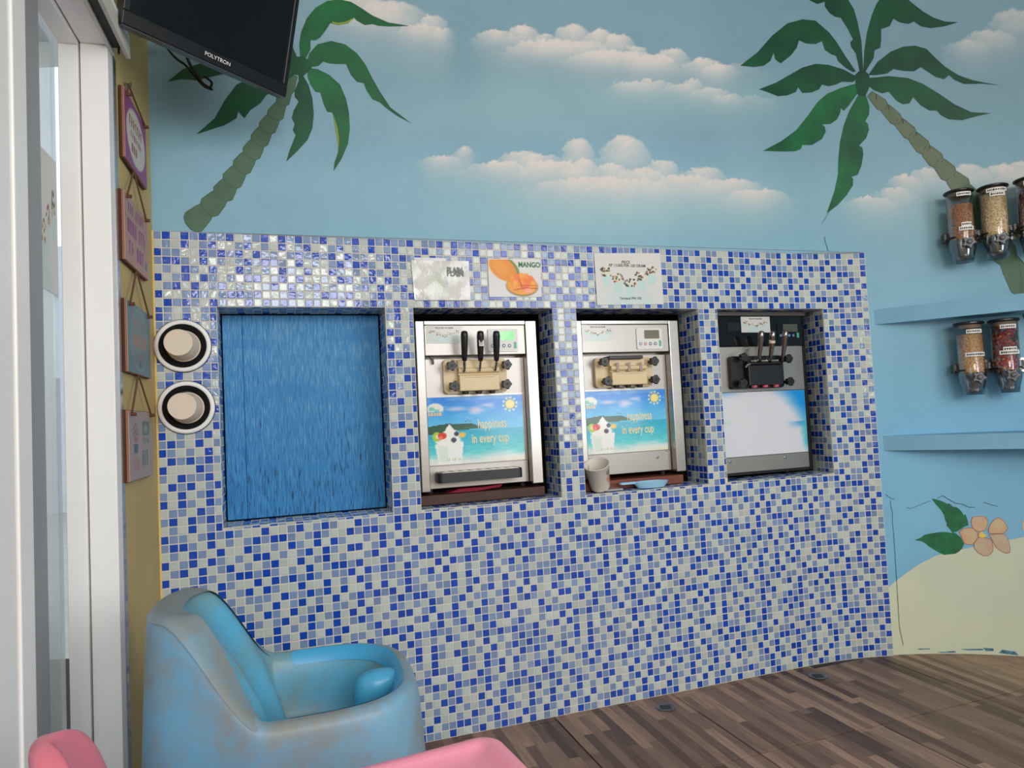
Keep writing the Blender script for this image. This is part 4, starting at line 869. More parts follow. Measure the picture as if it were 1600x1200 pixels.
for x0,y0,x1,y1 in ((.58,.46,.64,.2),(.47,.18,.7,.24),(.7,.24,.92,.22),(.6,.3,.9,.3)):
    for t in np.linspace(0,1,18): c.ell(x0+(x1-x0)*t,y0+(y1-y0)*t,.01,.014,(190,70,40),a=.8)
c.ell(.75,.16,.1,.06,(250,170,150),soft=.5,a=.8)
sheet('mango_flavour_sheet','white sheet with two mangoes and green MANGO lettering above the first machine',c,[(761.7,404),(843.6,405),(846.3,464),(764.5,464)],PRINT,letters=[('MANGO',.0275,.785,.84,.86,GRN)])
T=sheet('price_poster','white price poster with five sundaes above the machine without grips',menu(110,86,seed=3),[(928,395.6),(1031.5,395.6),(1036.8,475.5),(933,476.6)],PRINT,letters=[('PRICE',.0165,.46,.82,.9,INK),('RP 13.000 PER 100 GRAM',.0165,.48,.755,.92,INK),('Termasuk PPN 10%',.0135,.5,.12,.9,INK)])
for lb,px,ds,seed,w in (('faded sundae menu sheet on the machine with black grips',[(665,508.5),(722,509),(723,536.5),(666,537)],0,5,-.0562),('sundae menu sheet on the machine without grips',[(908,507.5),(958.5,508),(960,532),(910,533.5)],0,6,-.0562),('small white menu sheet on the black-fronted machine',[(1157,495),(1202,495),(1203.5,519.5),(1158.5,519.5)],0,7,-.0548)):
    T=sheet('menu_sheet',lb,menu(60,36,seed=seed),px,PRINTG,'sign',w,letters=[('PRICE PER 100 GRAM',.008,.5,.86,.9,INK)])
# niche clutter: tilted cup and blue lid
cs,cz=F(934,764,-.03); T=None
Mx=WF@Matrix.Translation((1.566,NZ0+.0205,-.04))@Matrix.Rotation(math.radians(17),4,'Z')@Matrix.Rotation(math.radians(20),4,'X')
T=thing('paper_cup','white paper cup tilted on the sill below the machine without grips','paper cup',tuple((WF@Vector((1.55,NZ0,-.034)))))
bm=B(); lathe(bm,[(0,.003),(.034,.003),(.0365,0),(.0375,.002),(.049,.102),(.0515,.104),(.0515,.1065),(.049,.107),(.0475,.1045),(.036,.008),(0,.0075)],40,(0,0,0),'y',cap=False); CUP=emit(bm,'cup_body',mat('white_paper_cup',(224,216,206),rough=.5),T,Mx,smooth=True,autos=50)
def onCup(t,size,ang,h,m):
    bm=B(); text(bm,t,size,(0,0,0),xs=.95)
    def f(v):
        a=ang+v.x/.043; r=.0405+.0115*((h+v.y)/.102)*1.0-.002+.0009; return Mx@Vector((r*math.sin(a),h+v.y,r*math.cos(a)))
    emit(bm,'cup_print',m,T,f,recalc=False)
for j,(t,h,m) in enumerate((('FRO',.078,GRN),('YO',.066,PALEINK),('FRO',.048,mat('orange_ink',(222,104,52),rough=.5)),('YO',.034,mat('orange_ink',(222,104,52))))): onCup(t,.022,.72,h,m)
LD=mat('pale_blue_plastic',(156,204,234),rough=.3)
T=thing('blue_scoop','pale blue plastic lid with handle on the sill below the machine without grips','lid',flat(1.79,NZ0,-.036))
MT=frame(WF@Vector((0,0,0)),Vector((DX,DY,0)),Vector((NX,NY,0)),Vector((0,0,1)))
bm=B(); zz=NZ0+.0035; pc=F(1030,757,-.04)
sc_=1.79; lathe(bm,[(.0,zz),(.06,zz),(.074,zz+.016),(.079,zz+.024),(.075,zz+.025),(.058,zz+.008),(0,zz+.005)],32,(0,0,0),'z',cap=False)
for v in bm.verts: v.co=Vector((v.co.x+sc_,v.co.y*.44-.036,v.co.z))
emit(bm,'lid_bowl',LD,T,MT,smooth=True,autos=50)
bm=B(); prism(bm,rrect(sc_-.14,sc_-.068,-.052,-.026,.01),zz+.02,zz+.028,bev=.002); emit(bm,'handle',LD,T,MT)
bm=B(); box(bm,(1.585,NZ0+.0035,-.075),(1.66,NZ0+.0095,-.03)); tag(emit(bm,'plastic_tray_piece',mat('grey_plastic',(168,170,172),rough=.4),fr=WF),'small grey plastic strip on the sill beside the tilted cup','strip')
# ================================================================ LEFT WALL: hanging signs, socket, poster on the glass
ROPE=mat('brown_rope',(104,74,52),rough=.9,bump=.3)
EDGE=mat('orange_brown_edge',(150,92,60),rough=.6); BACKW=mat('dark_sign_back',(72,46,34),rough=.7)
def strokes(c,x0,x1,y0,y1,n,col,rows=1,a=1.,seed=0):
    r=random.Random(seed)
    for j in range(rows):
        h=(y1-y0)/rows; yy0=y0+j*h+.12*h; yy1=y0+(j+1)*h-.12*h; w=(x1-x0)/n
        for i in range(n):
            if r.random()<.08: continue
            xx=x0+i*w; c.rect(xx,xx+w*.42,yy0,yy1,col,a)
            k=r.randrange(3); 
            if k==0: c.rect(xx,xx+w*.72,yy1-.18*(yy1-yy0),yy1,col,a)
            elif k==1: c.rect(xx,xx+w*.72,(yy0+yy1)/2-.1*(yy1-yy0),(yy0+yy1)/2+.1*(yy1-yy0),col,a)
            else: c.rect(xx+w*.45,xx+w*.72,yy0,yy1,col,a); c.rect(xx,xx+w*.72,yy0,yy0+.16*(yy1-yy0),col,a)
def sg1():
    c=Canvas(1,1,80,60,(142,66,124)); c.ell(.5,.5,.43,.42,(196,186,178),soft=.04); c.ell(.5,.5,.4,.39,(206,196,186),soft=.04)
    strokes(c,.2,.8,.58,.78,7,(150,88,66),seed=1); strokes(c,.26,.76,.42,.55,7,(150,88,66),seed=2); strokes(c,.28,.74,.2,.39,5,(150,88,66),seed=3); return c
def sg2():
    c=Canvas(1,1,80,60,(176,138,124)); c.c+=(fbm(c.X*8,c.Y*8,3,1)[...,None]-.45)*18
    strokes(c,.16,.84,.74,.92,9,(138,50,122),seed=4); strokes(c,.12,.9,.42,.7,8,(142,48,124),seed=5); strokes(c,.16,.82,.1,.38,6,(138,50,122),seed=6); c.rect(.85,.95,.12,.24,(96,112,110)); return c
def sg3():
    c=Canvas(1,1,80,60,(104,130,134)); c.c+=(fbm(c.X*8,c.Y*8,3,7)[...,None]-.45)*14; c.ell(.5,.5,.38,.46,(126,146,144),soft=.04); c.ell(.5,.5,.355,.435,(112,136,136),soft=.04)
    strokes(c,.3,.7,.66,.8,4,(176,116,104),seed=7); strokes(c,.24,.78,.36,.6,4,(176,112,88),seed=8); c.ell(.52,.23,.05,.05,(170,110,130)); c.ell(.52,.14,.03,.05,(70,84,90)); return c
def sg4():
    c=Canvas(1,1,80,60,(168,150,146)); c.c+=(fbm(c.X*8,c.Y*8,3,9)[...,None]-.45)*14
    for x,y in ((.2,.72),(.27,.76),(.33,.7),(.24,.64),(.3,.62)): c.ell(x,y,.05,.06,(84,80,92)); c.ell(x,y,.035,.045,(168,150,146))
    c.ell(.26,.58,.04,.05,(176,84,100)); c.poly([(.17,.52),(.37,.52),(.34,.38),(.2,.38)],(74,96,106)); c.rect(.16,.4,.14,.32,(186,128,110)); c.rect(.2,.36,.17,.29,(160,140,136)); 
    c.rect(.55,.85,.64,.86,(98,124,122)); c.ell(.7,.75,.08,.07,(150,150,146)); strokes(c,.58,.84,.5,.62,3,(96,116,116),seed=2); strokes(c,.52,.9,.14,.46,4,(92,122,118),seed=3); return c
SG=[(1.869,2.067,.135,.412,sg1,'purple hanging sign with a cream oval, topmost on the yellow wall'),(1.585,1.775,.15,.44,sg2,'tan hanging sign with purple block lettering, second from the top'),(1.289,1.485,.145,.435,sg3,'grey-green hanging sign with orange lettering, third from the top'),(1.001,1.191,.15,.445,sg4,'beige hanging sign with teal pictures, lowest on the yellow wall')]
for i,(z0,z1,t0,t1,cv,lb) in enumerate(SG):
    T=thing('hanging_sign',lb,'sign',left((t0+t1)/2,z0,.02),'hanging signs on the yellow wall')
    bm=B(); box(bm,(t0,z0,.003),(t1,z1,.0075),bev=.001,seg=1); emit(bm,'backing_board',BACKW,T,LF)
    bm=B(); box(bm,(t0+.001,z0+.001,.008),(t1-.001,z1-.001,.014),bev=.001,seg=1); emit(bm,'front_board',EDGE,T,LF)
    print_panel('print',cv(),[(t1-.003,z1-.003),(t0+.003,z1-.003),(t0+.003,z0+.003),(t1-.003,z0+.003)],PRINT,T,mapf=lambda s,z,w:left(s,z,w+.0142),thick=.0008)
    top=(.335,2.105) if i==0 else ((t0+t1)/2,SG[i-1][0]+.004); zc=z1-.012
    ends=((t1-.03,zc),(t0+.03,zc))
    bm=B()
    for e in ends: tube(bm,[(top[0],top[1],.011),(e[0],e[1]+.005,.018)],.0028,6)
    emit(bm,'rope',ROPE,T,LF)
    for e in ends:
        bm=B(); lathe(bm,[(.005,.0152),(.005,.028)],8,(e[0],e[1],0),'z'); emit(bm,'peg',mat('rope_knot',(96,60,44),rough=.9),T,LF)
    if i==0:
        bm=B(); lathe(bm,[(.003,.0),(.003,.016),(.006,.016),(.006,.018)],8,(top[0],top[1],0),'z'); emit(bm,'nail',mat('steel',(150,150,150)),T,LF)
t,z=on_left(247,1113,.002)
T=thing('wall_socket','dark socket low on the yellow wall behind the blue chair','socket',left(t,z-.035,.0))
bm=B(); prism(bm,[(t-.055,z-.05),(t+.03,z-.03),(t+.05,z+.0),(t+.03,z+.045),(t-.02,z+.035)],.0003,.012,bev=.002); emit(bm,'plate',mat('dark_brown_plastic',(58,44,34),rough=.6),T,LF)
bm=B(); prism(bm,circ(t,z,.016,n=14),.0121,.0135); emit(bm,'outlet',mat('deep_black',(8,8,10)),T,LF)
pc=[on_left(72,298,-.1105),on_left(103,330,-.1105),on_left(106,455,-.1105),on_left(73,440,-.1105)]
t1,t0=max(p[0] for p in pc),min(p[0] for p in pc)
c=menu(60,70,seed=11); c.c=c.c*.92
print_panel('x',c,[(.73,1.8),(.537,1.8),(.537,1.47),(.73,1.47)],PRINT,None,mapf=lambda s,z,w:left(s,z,-.1115+w),thick=.0008)
o=C.objects[-1]; o.name='glass_door_poster'; tag(o,'sundae poster taped inside the glass door','poster')
# ---- television across the corner
r_=ray(188,36); k=1.64/r_[1]; A=Vector((k*r_[0],1.64,EYE+k*r_[2])); r_=ray(445,152); k=(A.z-EYE)/r_[2]; Bq=Vector((k*r_[0],k*r_[1],A.z))
e=(Bq-A); TW=e.length; e.normalize(); nh=Vector((e.y,-e.x,0)); tl=math.radians(15); upv=Vector((0,0,1))*math.cos(tl)+nh*math.sin(tl); nv=e.cross(upv)
if nv.dot(nh)<0: nv=-nv
TF=frame(A,e,upv,nv)
T=thing('television','black flat screen television tilted down across the corner','television',tuple(A.lerp(Bq,.5)))
TVB=mat('tv_black_plastic',(16,17,21),rough=.3); TH=.315
bm=B(); box(bm,(0,0,-.03),(TW,TH,-.002),bev=.004); emit(bm,'back_shell',TVB,T,TF)
bm=B(); box(bm,(.04,.03,-.055),(TW-.04,TH-.04,-.0302),bev=.012); emit(bm,'rear_housing',TVB,T,TF)
for a,b_ in (((0,0),(TW,.034)),((0,TH-.016),(TW,TH)),((0,.0342),(.016,TH-.0162)),((TW-.016,.0342),(TW,TH-.0162))):
    bm=B(); box(bm,(a[0],a[1],-.0018),(b_[0],b_[1],.006),bev=.002); emit(bm,'bezel',TVB,T,TF)
bm=B(); box(bm,(.0162,.0344,-.0018),(TW-.0162,TH-.0164,.0012)); emit(bm,'screen',mat('tv_screen',(9,10,14),rough=.12),T,TF)
bm=B(); box(bm,(.002,-.003,-.028),(TW-.002,-.0004,.004)); emit(bm,'lower_trim',mat('tv_grey_trim',(62,60,66),rough=.3),T,TF)
bm=B(); text(bm,'POLYTRON',.0145,(TW*.5+.012,.0185,.006),xs=1.05); emit(bm,'logo',mat('white_ink',(232,232,232),rough=.4),T,TF,recalc=False)
bm=B(); box(bm,(TW*.42,.16,-.09),(TW*.58,.26,-.0552)); emit(bm,'bracket',TVB,T,TF)
bm=B(); p0=TF@Vector((TW*.5,.21,-.09)); p1=Vector(left(.12,p0.z+.02,.0)); tube(bm,[p0,p0.lerp(p1,.5)+Vector((0,0,.03)),p1],.016,10); emit(bm,'bracket_arm',TVB,T)
CAB=mat('black_cable',(18,18,20),rough=.5)
def wp(px,py,w): s,z=on_flat(px,py,w); return flat(s,z,w)
T=thing('television_cable','black cables looped below the television','cable',wp(310,120,.2))
def spl(pts,n=6):
    P=[Vector(p) for p in pts]; out=[]
    for i in range(len(P)-1):
        a,b_,c,d=P[max(i-1,0)],P[i],P[i+1],P[min(i+2,len(P)-1)]
        for k in range(n):
            t=k/n; out.append(.5*((2*b_)+(-a+c)*t+(2*a-5*b_+4*c-d)*t*t+(-a+3*b_-3*c+d)*t**3))
    return out+[P[-1]]
for pts in ([(250,52),(262,76),(276,92),(290,102),(303,118),(318,134),(328,139),(332,140)],[(268,60),(271,77),(280,72),(290,86),(296,100),(304,112),(316,130),(327,137),(331,130),(326,124),(318,119)],[(284,66),(292,86),(298,101),(308,116),(318,131),(330,138)]):
    bm=B(); tube(bm,spl([wp(x,y,.19+.004*i) for i,(x,y) in enumerate(pts)]),.0036,6); emit(bm,'cable',CAB,T)
# ---- shelves on the curved wall
SHP=mat('shelf_blue_paint',(124,178,206),rough=.6,var=.05,vscale=8,bump=.1)
A2=Vector(wall(2.914,0,PW)[:2]); dr=Vector((2.085-A2.x,2.80-A2.y)).normalized()
for z0,z1,lb in ((1.4545,1.522,'upper blue painted shelf on the curved wall between the two rows of dispensers'),(.892,.957,'lower blue painted shelf on the curved wall above the painted flower')):
    bm=B(); arc=[wall(2.916+i*.05,0,PW+.0005)[:2] for i in range(24)]; end=A2+dr*1.2
    pts=[tuple(A2)]+[tuple(A2+dr*(.15*i)) for i in range(1,8)]+[tuple(end)]+[p for p in arc[::-1]]
    prism(bm,pts,z0,z1,bev=.004); tag(emit(bm,'wall_shelf',SHP),lb,'shelf')
# ---- topping dispensers
CLR=clear('clear_acrylic',(250,251,252),gloss=.05,rough=.08)
LIDM=mat('black_lid',(22,22,24),rough=.3); KNB=mat('grey_knob',(92,92,96),rough=.35); RAILM=mat('silver_rail',(196,194,190),rough=.3,metal=.8)
def filling(name,label,s,z0,z1,r,cols,seed,grain,fr_):
    """crushed topping seen through the wall of the jar"""
    rr=random.Random(seed); bm=B(); lay=bm.verts.layers.float_color.new('Col')
    nr=int((z1-z0)/(grain*.9)); na=int(2*math.pi*r/(grain*1.0))
    def blob(c,g,col):
        vs=[]; ax=[Vector((rr.gauss(0,1),rr.gauss(0,1),rr.gauss(0,1))).normalized() for _ in range(1)][0]
        q=Vector((0,0,1)).rotation_difference(ax).to_matrix()
        for p in ((g,0,0),(-g,0,0),(0,g*.8,0),(0,-g*.8,0),(0,0,g*.6),(0,0,-g*.6)): v=bm.verts.new(Vector(c)+q@Vector(p)); v[lay]=col; vs.append(v)
        for f in ((0,2,4),(2,1,4),(1,3,4),(3,0,4),(2,0,5),(1,2,5),(3,1,5),(0,3,5)): bm.faces.new([vs[k] for k in f])
    for j in range(nr):
        for i in range(na):
            a=2*math.pi*(i+rr.random())/na; g=grain*rr.uniform(.5,.85); col=L4(rr.choice(cols))
            blob(((r-g*.7)*math.cos(a),z0+(j+rr.random())*(z1-z0)/nr,(r-g*.7)*math.sin(a)),g,col)
    for i in range(int(3*(r/grain)**2)):
        a=rr.uniform(0,6.28); q=r*math.sqrt(rr.random())*.95; blob((q*math.cos(a),z1+rr.uniform(-.3,.4)*grain,q*math.sin(a)),grain*.7,L4(rr.choice(cols)))
    n0=len(bm.verts); lathe_v=[]
    for rad,h in ((r*.9,z0),(r*.9,z1)):
        lathe_v.append([bm.verts.new((rad*math.cos(2*math.pi*i/20),h,rad*math.sin(2*math.pi*i/20))) for i in range(20)])
    for row in lathe_v:
        for v in row: v[lay]=L4(cols[0])
    for i in range(20): bm.faces.new([lathe_v[0][i],lathe_v[0][(i+1)%20],lathe_v[1][(i+1)%20],lathe_v[1][i]])
    bm.faces.new(lathe_v[1]); bm.faces.new(lathe_v[0][::-1])
    o=emit(bm,name,mat('topping',rough=.6,attr=True),fr=fr_); tag(o,label,'topping',kind='stuff'); return o
def dispenser(s,ztop,label,topping,tlabel,cols,grain,seed,group,level=.24,lw=((.035,.3),(.19,.32))):
    w=.082; h=heading(s); ex=Vector((math.cos(h),math.sin(h),0)); n=Vector((math.sin(h),-math.cos(h),0)); o=Vector(wall(s,0,w)); zb=ztop-.31; r=.05
    fr_=frame(o,ex,Vector((0,0,1)),n)
    T=thing('topping_dispenser',label,'dispenser',tuple(o+Vector((0,0,zb))),group)
    bm=B(); lathe(bm,[(r,zb+.095),(r+.001,ztop-.012),(r-.0015,ztop-.012),(r-.002,zb+.095)],32,(0,0,0),'y',cap=False); emit(bm,'jar',CLR,T,fr_,smooth=True)
    bm=B(); lathe(bm,[(r+.002,zb+.0955),(r+.001,zb+.06),(r*.86,zb+.03),(r*.8,zb),(r*.76,zb),(r*.82,zb+.03),(r-.002,zb+.06),(r-.001,zb+.095)],32,(0,0,0),'y',cap=False); emit(bm,'chute',clear('smoky_acrylic',(206,212,216),gloss=.14,rough=.1),T,fr_,smooth=True)
    bm=B(); lathe(bm,[(0,ztop-.012),(r+.003,ztop-.012),(r+.0075,ztop-.008),(r+.0075,ztop-.003),(r+.004,ztop),(0,ztop)],32,(0,0,0),'y',cap=False); LD_=emit(bm,'lid',LIDM,T,fr_)
    bm=B(); lathe(bm,[(r-.003,ztop-.028),(r-.003,ztop-.0125)],28,(0,0,0),'y',cap=False); emit(bm,'lid_collar',mat('tan_seal',(168,140,116),rough=.6),LD_,fr_)
    kz=zb+.072; bm=B(); pts=[((.021*(1+.34*math.cos(5*a+.6)))*math.cos(a),kz+(.021*(1+.34*math.cos(5*a+.6)))*math.sin(a)) for a in [2*math.pi*q/40 for q in range(40)]]
    prism(bm,pts,r+.012,r+.03,bev=.004); lathe(bm,[(.008,r-.004),(.008,r+.012)],12,(0,kz,0),'z'); KN=emit(bm,'knob',KNB,T,fr_)
    bm=B(); lathe(bm,[(.011,r+.03),(.0105,r+.037),(.006,r+.039),(0,r+.0395)],16,(0,kz,0),'z',cap=False); emit(bm,'knob_boss',KNB,KN,fr_,smooth=True)
    for sg in (-1,1):
        bm=B(); box(bm,(sg*(r+.001),zb+.095,-.052),(sg*(r+.016),zb+.135,-.012),bev=.003); emit(bm,'clamp',LIDM,T,fr_)
        bm=B(); tube(bm,[(sg*(r+.006),zb+.105,-.015),(sg*(r+.004),zb+.105,.02),(sg*(r-.01),zb+.105,r*.85)],.004,6); emit(bm,'clamp_ring',LIDM,T,fr_)
    for dz,wd in lw:
        def f(v,dz=dz): a=v.x/(r+.0016); return fr_@Vector(((r+.0016+v.z)*math.sin(a+.1),ztop-dz+v.y,(r+.0016+v.z)*math.cos(a+.1)))
        bm=B(); n_=8; W_=wd*.1
        vs=[[bm.verts.new((-W_+W_*2*i/n_,y,0)) for i in range(n_+1)] for y in (-.0085,.0085)]
        for i in range(n_): bm.faces.new([vs[0][i],vs[0][i+1],vs[1][i+1],vs[1][i]])
        LB=emit(bm,'label',mat('white_label',(232,230,228),rough=.5),T,f,recalc=False)
        bm=B(); rr=random.Random(seed+int(dz*100))
        x=-W_*.85
        while x<W_*.75:
            q=rr.uniform(.003,.007); hh=rr.uniform(.0025,.0045); v_=[bm.verts.new(p) for p in ((x,-hh,.0005),(x+q,-hh,.0005),(x+q,hh,.0005),(x,hh,.0005))]; bm.faces.new(v_); x+=q+.0022
        emit(bm,'label_print',INK,LB,f,recalc=False)
    filling(topping,tlabel,s,zb+.085,zb+level,r-.0035,cols,seed,grain,fr_)
NUT=[(206,140,80),(172,108,58),(226,166,100),(150,92,50),(214,150,86)]; FLK=[(244,218,172),(230,198,146),(250,232,192),(206,172,116),(238,208,154)]
RED=[(96,26,30),(120,34,36),(74,18,24)]; PNT=[(240,196,138),(222,170,110),(248,214,160),(196,140,86)]; CND=[(170,30,44),(226,110,40),(236,176,60),(40,44,66),(34,96,74),(110,150,160),(196,66,60),(24,26,38),(120,26,40)]
dispenser(3.272,2.0,'clear dispenser of brown crushed nuts, leftmost of the upper row','crushed_nuts','brown crushed nuts in the leftmost upper dispenser',NUT,.0052,1,'upper topping dispensers',.245,((.024,.3),(.155,.2),(.172,.3)))
dispenser(3.406,2.002,'clear dispenser of pale cereal flakes, second in the upper row','cereal_flakes','pale cereal flakes in the second upper dispenser',FLK,.0075,2,'upper topping dispensers',.275,((.026,.42),(.044,.3)))
dispenser(3.545,2.012,'clear dispenser of dark red topping, cut by the right edge of the upper row','red_topping','dark red topping in the third upper dispenser',RED,.006,3,'upper topping dispensers',.26,((.026,.36),))
dispenser(3.27,1.43,'clear dispenser of chopped peanuts, left in the lower row','chopped_peanuts','chopped peanuts in the left lower dispenser',PNT,.0052,4,'lower topping dispensers',.255,((.042,.32),(.14,.42)))
dispenser(3.406,1.432,'clear dispenser of colourful round candies, right in the lower row','round_candies','colourful round candies in the right lower dispenser',CND,.0095,5,'lower topping dispensers',.278,((.034,.32),(.128,.26),(.142,.4)))
for zc,lb in ((1.808,'silver rail holding the upper row of dispensers'),(1.238,'silver rail holding the lower row of dispensers')):
    T=thing('dispenser_rail',lb,'rail',wall(3.4,zc-.03,.02),'dispenser rails')
    bm=B()
    pr=[(PW+.012,zc-.03),(PW+.026,zc-.03),(PW+.026,zc+.03),(PW+.012,zc+.03)]
    rows=[[bm.verts.new((3.225+i*.03,z,w)) for (w,z) in pr] for i in range(15)]
    for a,b_ in zip(rows,rows[1:]):
        for k in range(4): bm.faces.new([a[k],a[(k+1)%4],b_[(k+1)%4],b_[k]])
    bm.faces.new(rows[0]); bm.faces.new(rows[-1][::-1]); emit(bm,'bar',RAILM,T,CW)
    for s in (3.21,3.338,3.475):
        bm=B(); box(bm,(s+.017,zc-.018,PW+.0005),(s+.045,zc+.018,PW+.0118)); emit(bm,'standoff',LIDM,T,CW)
# ---- floor drains
for px,py,lb in ((1040,1106,'round metal floor drain below the machine without grips'),(1278,1057,'round metal floor drain near the right end of the mosaic')):
    x,y=on_z(px,py,0.); T=thing('floor_drain',lb,'drain',(x,y,0),'floor drains')
    bm=B(); lathe(bm,[(.0,.0005),(.034,.0005),(.036,.003),(.031,.004),(.029,.0025),(0,.0025)],28,(x,y,0),'z',cap=False); emit(bm,'cover',mat('drain_metal',(112,120,126),rough=.35,metal=.7,var=.2,vscale=30),T)
    bm=B()
    for q in range(5): box(bm,(x-.02,y-.018+q*.008,.0026),(x+.02,y-.015+q*.008,.0032))
    emit(bm,'grate_slots',mat('dark_floor_grout',(52,42,36)),T)
# ================================================================ FURNITURE
# ---- moulded blue baby chair
def plastic_dirty(name,col,c2,dirt,amount,rough):
    m=mat(name,col,rough=rough,col2=c2,var=.7,vscale=2.2,bump=.12,bscale=30); nt=m.node_tree; N=nt.nodes; b=N['Principled BSDF']
    old=b.inputs['Base Color'].links[0].from_socket
    tc=N.new('ShaderNodeTexCoord'); n=N.new('ShaderNodeTexNoise'); n.inputs['Scale'].default_value=5.5; n.inputs['Detail'].default_value=9; n.inputs['Roughness'].default_value=.68; nt.links.new(tc.outputs['Object'],n.inputs['Vector'])
    r=N.new('ShaderNodeValToRGB'); r.color_ramp.elements[0].position=.54-amount*.5; r.color_ramp.elements[1].position=.72-amount*.5; nt.links.new(n.outputs['Fac'],r.inputs[0])
    mx=N.new('ShaderNodeMix'); mx.data_type='RGBA'; nt.links.new(r.outputs[0],mx.inputs['Factor']); nt.links.new(old,mx.inputs['A']); mx.inputs['B'].default_value=L4(dirt); nt.links.new(mx.outputs['Result'],b.inputs['Base Color'])
    return m
BL1=plastic_dirty('worn_blue_plastic',(104,164,200),(122,164,190),(134,140,138),.25,.42)
BL2=mat('clean_blue_plastic',(52,158,214),rough=.3,col2=(84,170,206),var=.5,vscale=4)
ca=math.radians(17); HO=Vector((-.505,1.535,0)); HF=frame(HO,(math.cos(ca),math.sin(ca),0),(-math.sin(ca),math.cos(ca),0),(0,0,1))
T=thing('baby_chair','scuffed light blue moulded plastic baby chair in front of the mosaic','chair',tuple(HO))
LX0,LX1,HW,ZR,ZB=-.28,.26,.235,.575,.772
def loop(n=64):
    """rounded outline, angle 0 at the front"""
    out=[]
    for i in range(n):
        a=2*math.pi*i/n; c,s=math.cos(a),math.sin(a); p=3.2
        k=(abs(c)**p+abs(s)**p)**(-1/p); out.append((a,c*k,s*k))
    return out
LP=loop(); xc=(LX0+LX1)/2; hl=(LX1-LX0)/2
def rim(cx): # cx in -1..1 front is 1
    t=min(max((-.2-cx)/.6,0),1); return .6*t+.4*t*t*(3-2*t)
def ring(off,zf,rec=0.,shrink=1.):
    R_=[]
    for a,cx,cy in LP:
        up=rim(cx); x=xc+cx*(hl-off); y=cy*(HW-off)*(1-.22*up*shrink); z=zf(up,cx)
        x-=rec*up*0; R_.append((x,y,z))
    return R_
zr=lambda up: ZR+(ZB-ZR)*up
rings=[]
rings.append([(xc+cx*(hl+.05),cy*(HW+.045),0.) for a,cx,cy in LP])
rings.append([(xc+cx*(hl+.045),cy*(HW+.04),.02) for a,cx,cy in LP])
rings.append([(xc+cx*(hl+.015),cy*(HW+.012),.3) for a,cx,cy in LP])
rings.append(ring(-.004,lambda u,c:zr(u)*.8+.06))
rings.append(ring(0,lambda u,c:zr(u)-.035)); rings.append(ring(.003,lambda u,c:zr(u)-.012)); rings.append(ring(.014,lambda u,c:zr(u)-.001)); rings.append(ring(.03,lambda u,c:zr(u)-.001))
def inner(off,zf,rc):
    R_=[]
    for a,cx,cy in LP:
        up=rim(cx); o2=off+.024*min(1,up*2.5); x=xc+cx*(hl-o2)+rc*up; R_.append((x,cy*(HW-o2)*(1-.22*up),zf(up)))
    return R_
rings.append(inner(.043,lambda u:zr(u)-.008,0)); rings.append(inner(.05,lambda u:zr(u)-.03,.006)); rings.append(inner(.058,lambda u:ZR-.06+(ZB-ZR)*u*.5,.09)); rings.append(inner(.066,lambda u:.44,.13)); rings.append(inner(.09,lambda u:.405,.15)); rings.append([(xc+.06+cx*.08,cy*.08,.40) for a,cx,cy in LP])
def skin(bm,rr,closeT=True):
    V_=[[bm.verts.new(p) for p in r] for r in rr]; n=len(V_[0])
    for a,b_ in zip(V_,V_[1:]):
        for i in range(n): bm.faces.new([a[i],a[(i+1)%n],b_[(i+1)%n],b_[i]])
    if closeT: bm.faces.new(V_[-1])
    return bm
bm=B(); skin(bm,rings[:8],False); emit(bm,'outer_shell',BL1,T,HF,smooth=True,sub=1)
bm=B(); skin(bm,rings[7:]); emit(bm,'seat_tub',plastic_dirty('worn_teal_plastic',(78,168,206),(96,160,186),(110,146,152),.22,.36),T,HF,smooth=True,sub=1)
# bright clean liner along the front of the rim
bm=B(); 
for seg in ((.0,1),):
    pts=[]
rows=[]
for i,(a,cx,cy) in enumerate(LP):
    if cx<-.1: continue
idx=[i for i,(a,cx,cy) in enumerate(LP) if cx>=-.05]; idx=[i for i in idx if i>32]+[i for i in idx if i<=32]
V_=[[bm.verts.new(Vector(rings[r][i])+Vector((0,0,.0012))-Vector((LP[i][1],LP[i][2],0))*(.0015 if r>8 else 0)) for i in idx] for r in (7,8,9)]
for a,b_ in zip(V_,V_[1:]):
    for i in range(len(idx)-1): bm.faces.new([a[i],a[i+1],b_[i+1],b_[i]])
emit(bm,'rim_band',BL2,T,HF,smooth=True,sub=1)
bm=B(); idx=[i for i,(a,cx,cy) in enumerate(LP) if cx<=-.12]
V_=[[bm.verts.new(Vector(rings[r][i])+Vector((LP[i][1]*.0016*(r<7),LP[i][2]*.0016*(r<7),.0016))) for i in idx] for r in (5,6,7,8)]
for a,b_ in zip(V_,V_[1:]):
    for i in range(len(idx)-1): bm.faces.new([a[i],a[i+1],b_[i+1],b_[i]])
emit(bm,'worn_rim',plastic_dirty('grey_scuffed_plastic',(112,156,180),(122,154,170),(130,136,134),.33,.5),T,HF,smooth=True,sub=1)
bm=B(); lathe(bm,[(.03,0),(.03,.05),(.033,.1),(.036,.13),(.034,.15),(.026,.163),(.012,.168),(0,.169)],20,(0,0,0),'z')
for v in bm.verts: v.co=Vector((v.co.x*1.5+xc+hl-.098+.12*v.co.z,v.co.y*.95,v.co.z+.401))
emit(bm,'crotch_post',BL2,T,HF,smooth=True)
for sg in (-1,1):
    bm=B(); lathe(bm,[(.0,0),(.05,0),(.052,.004),(.05,.006),(0,.006)],20,(0,0,0),'x',cap=False)
    emit(bm,'leg_opening',mat('deep_black',(8,8,10)),T,HF@Matrix.Translation((xc+hl-.079,sg*.085,.47))@Matrix.Diagonal((1,.75,1.1,1)))  # black disc paints the dark inside a leg hole
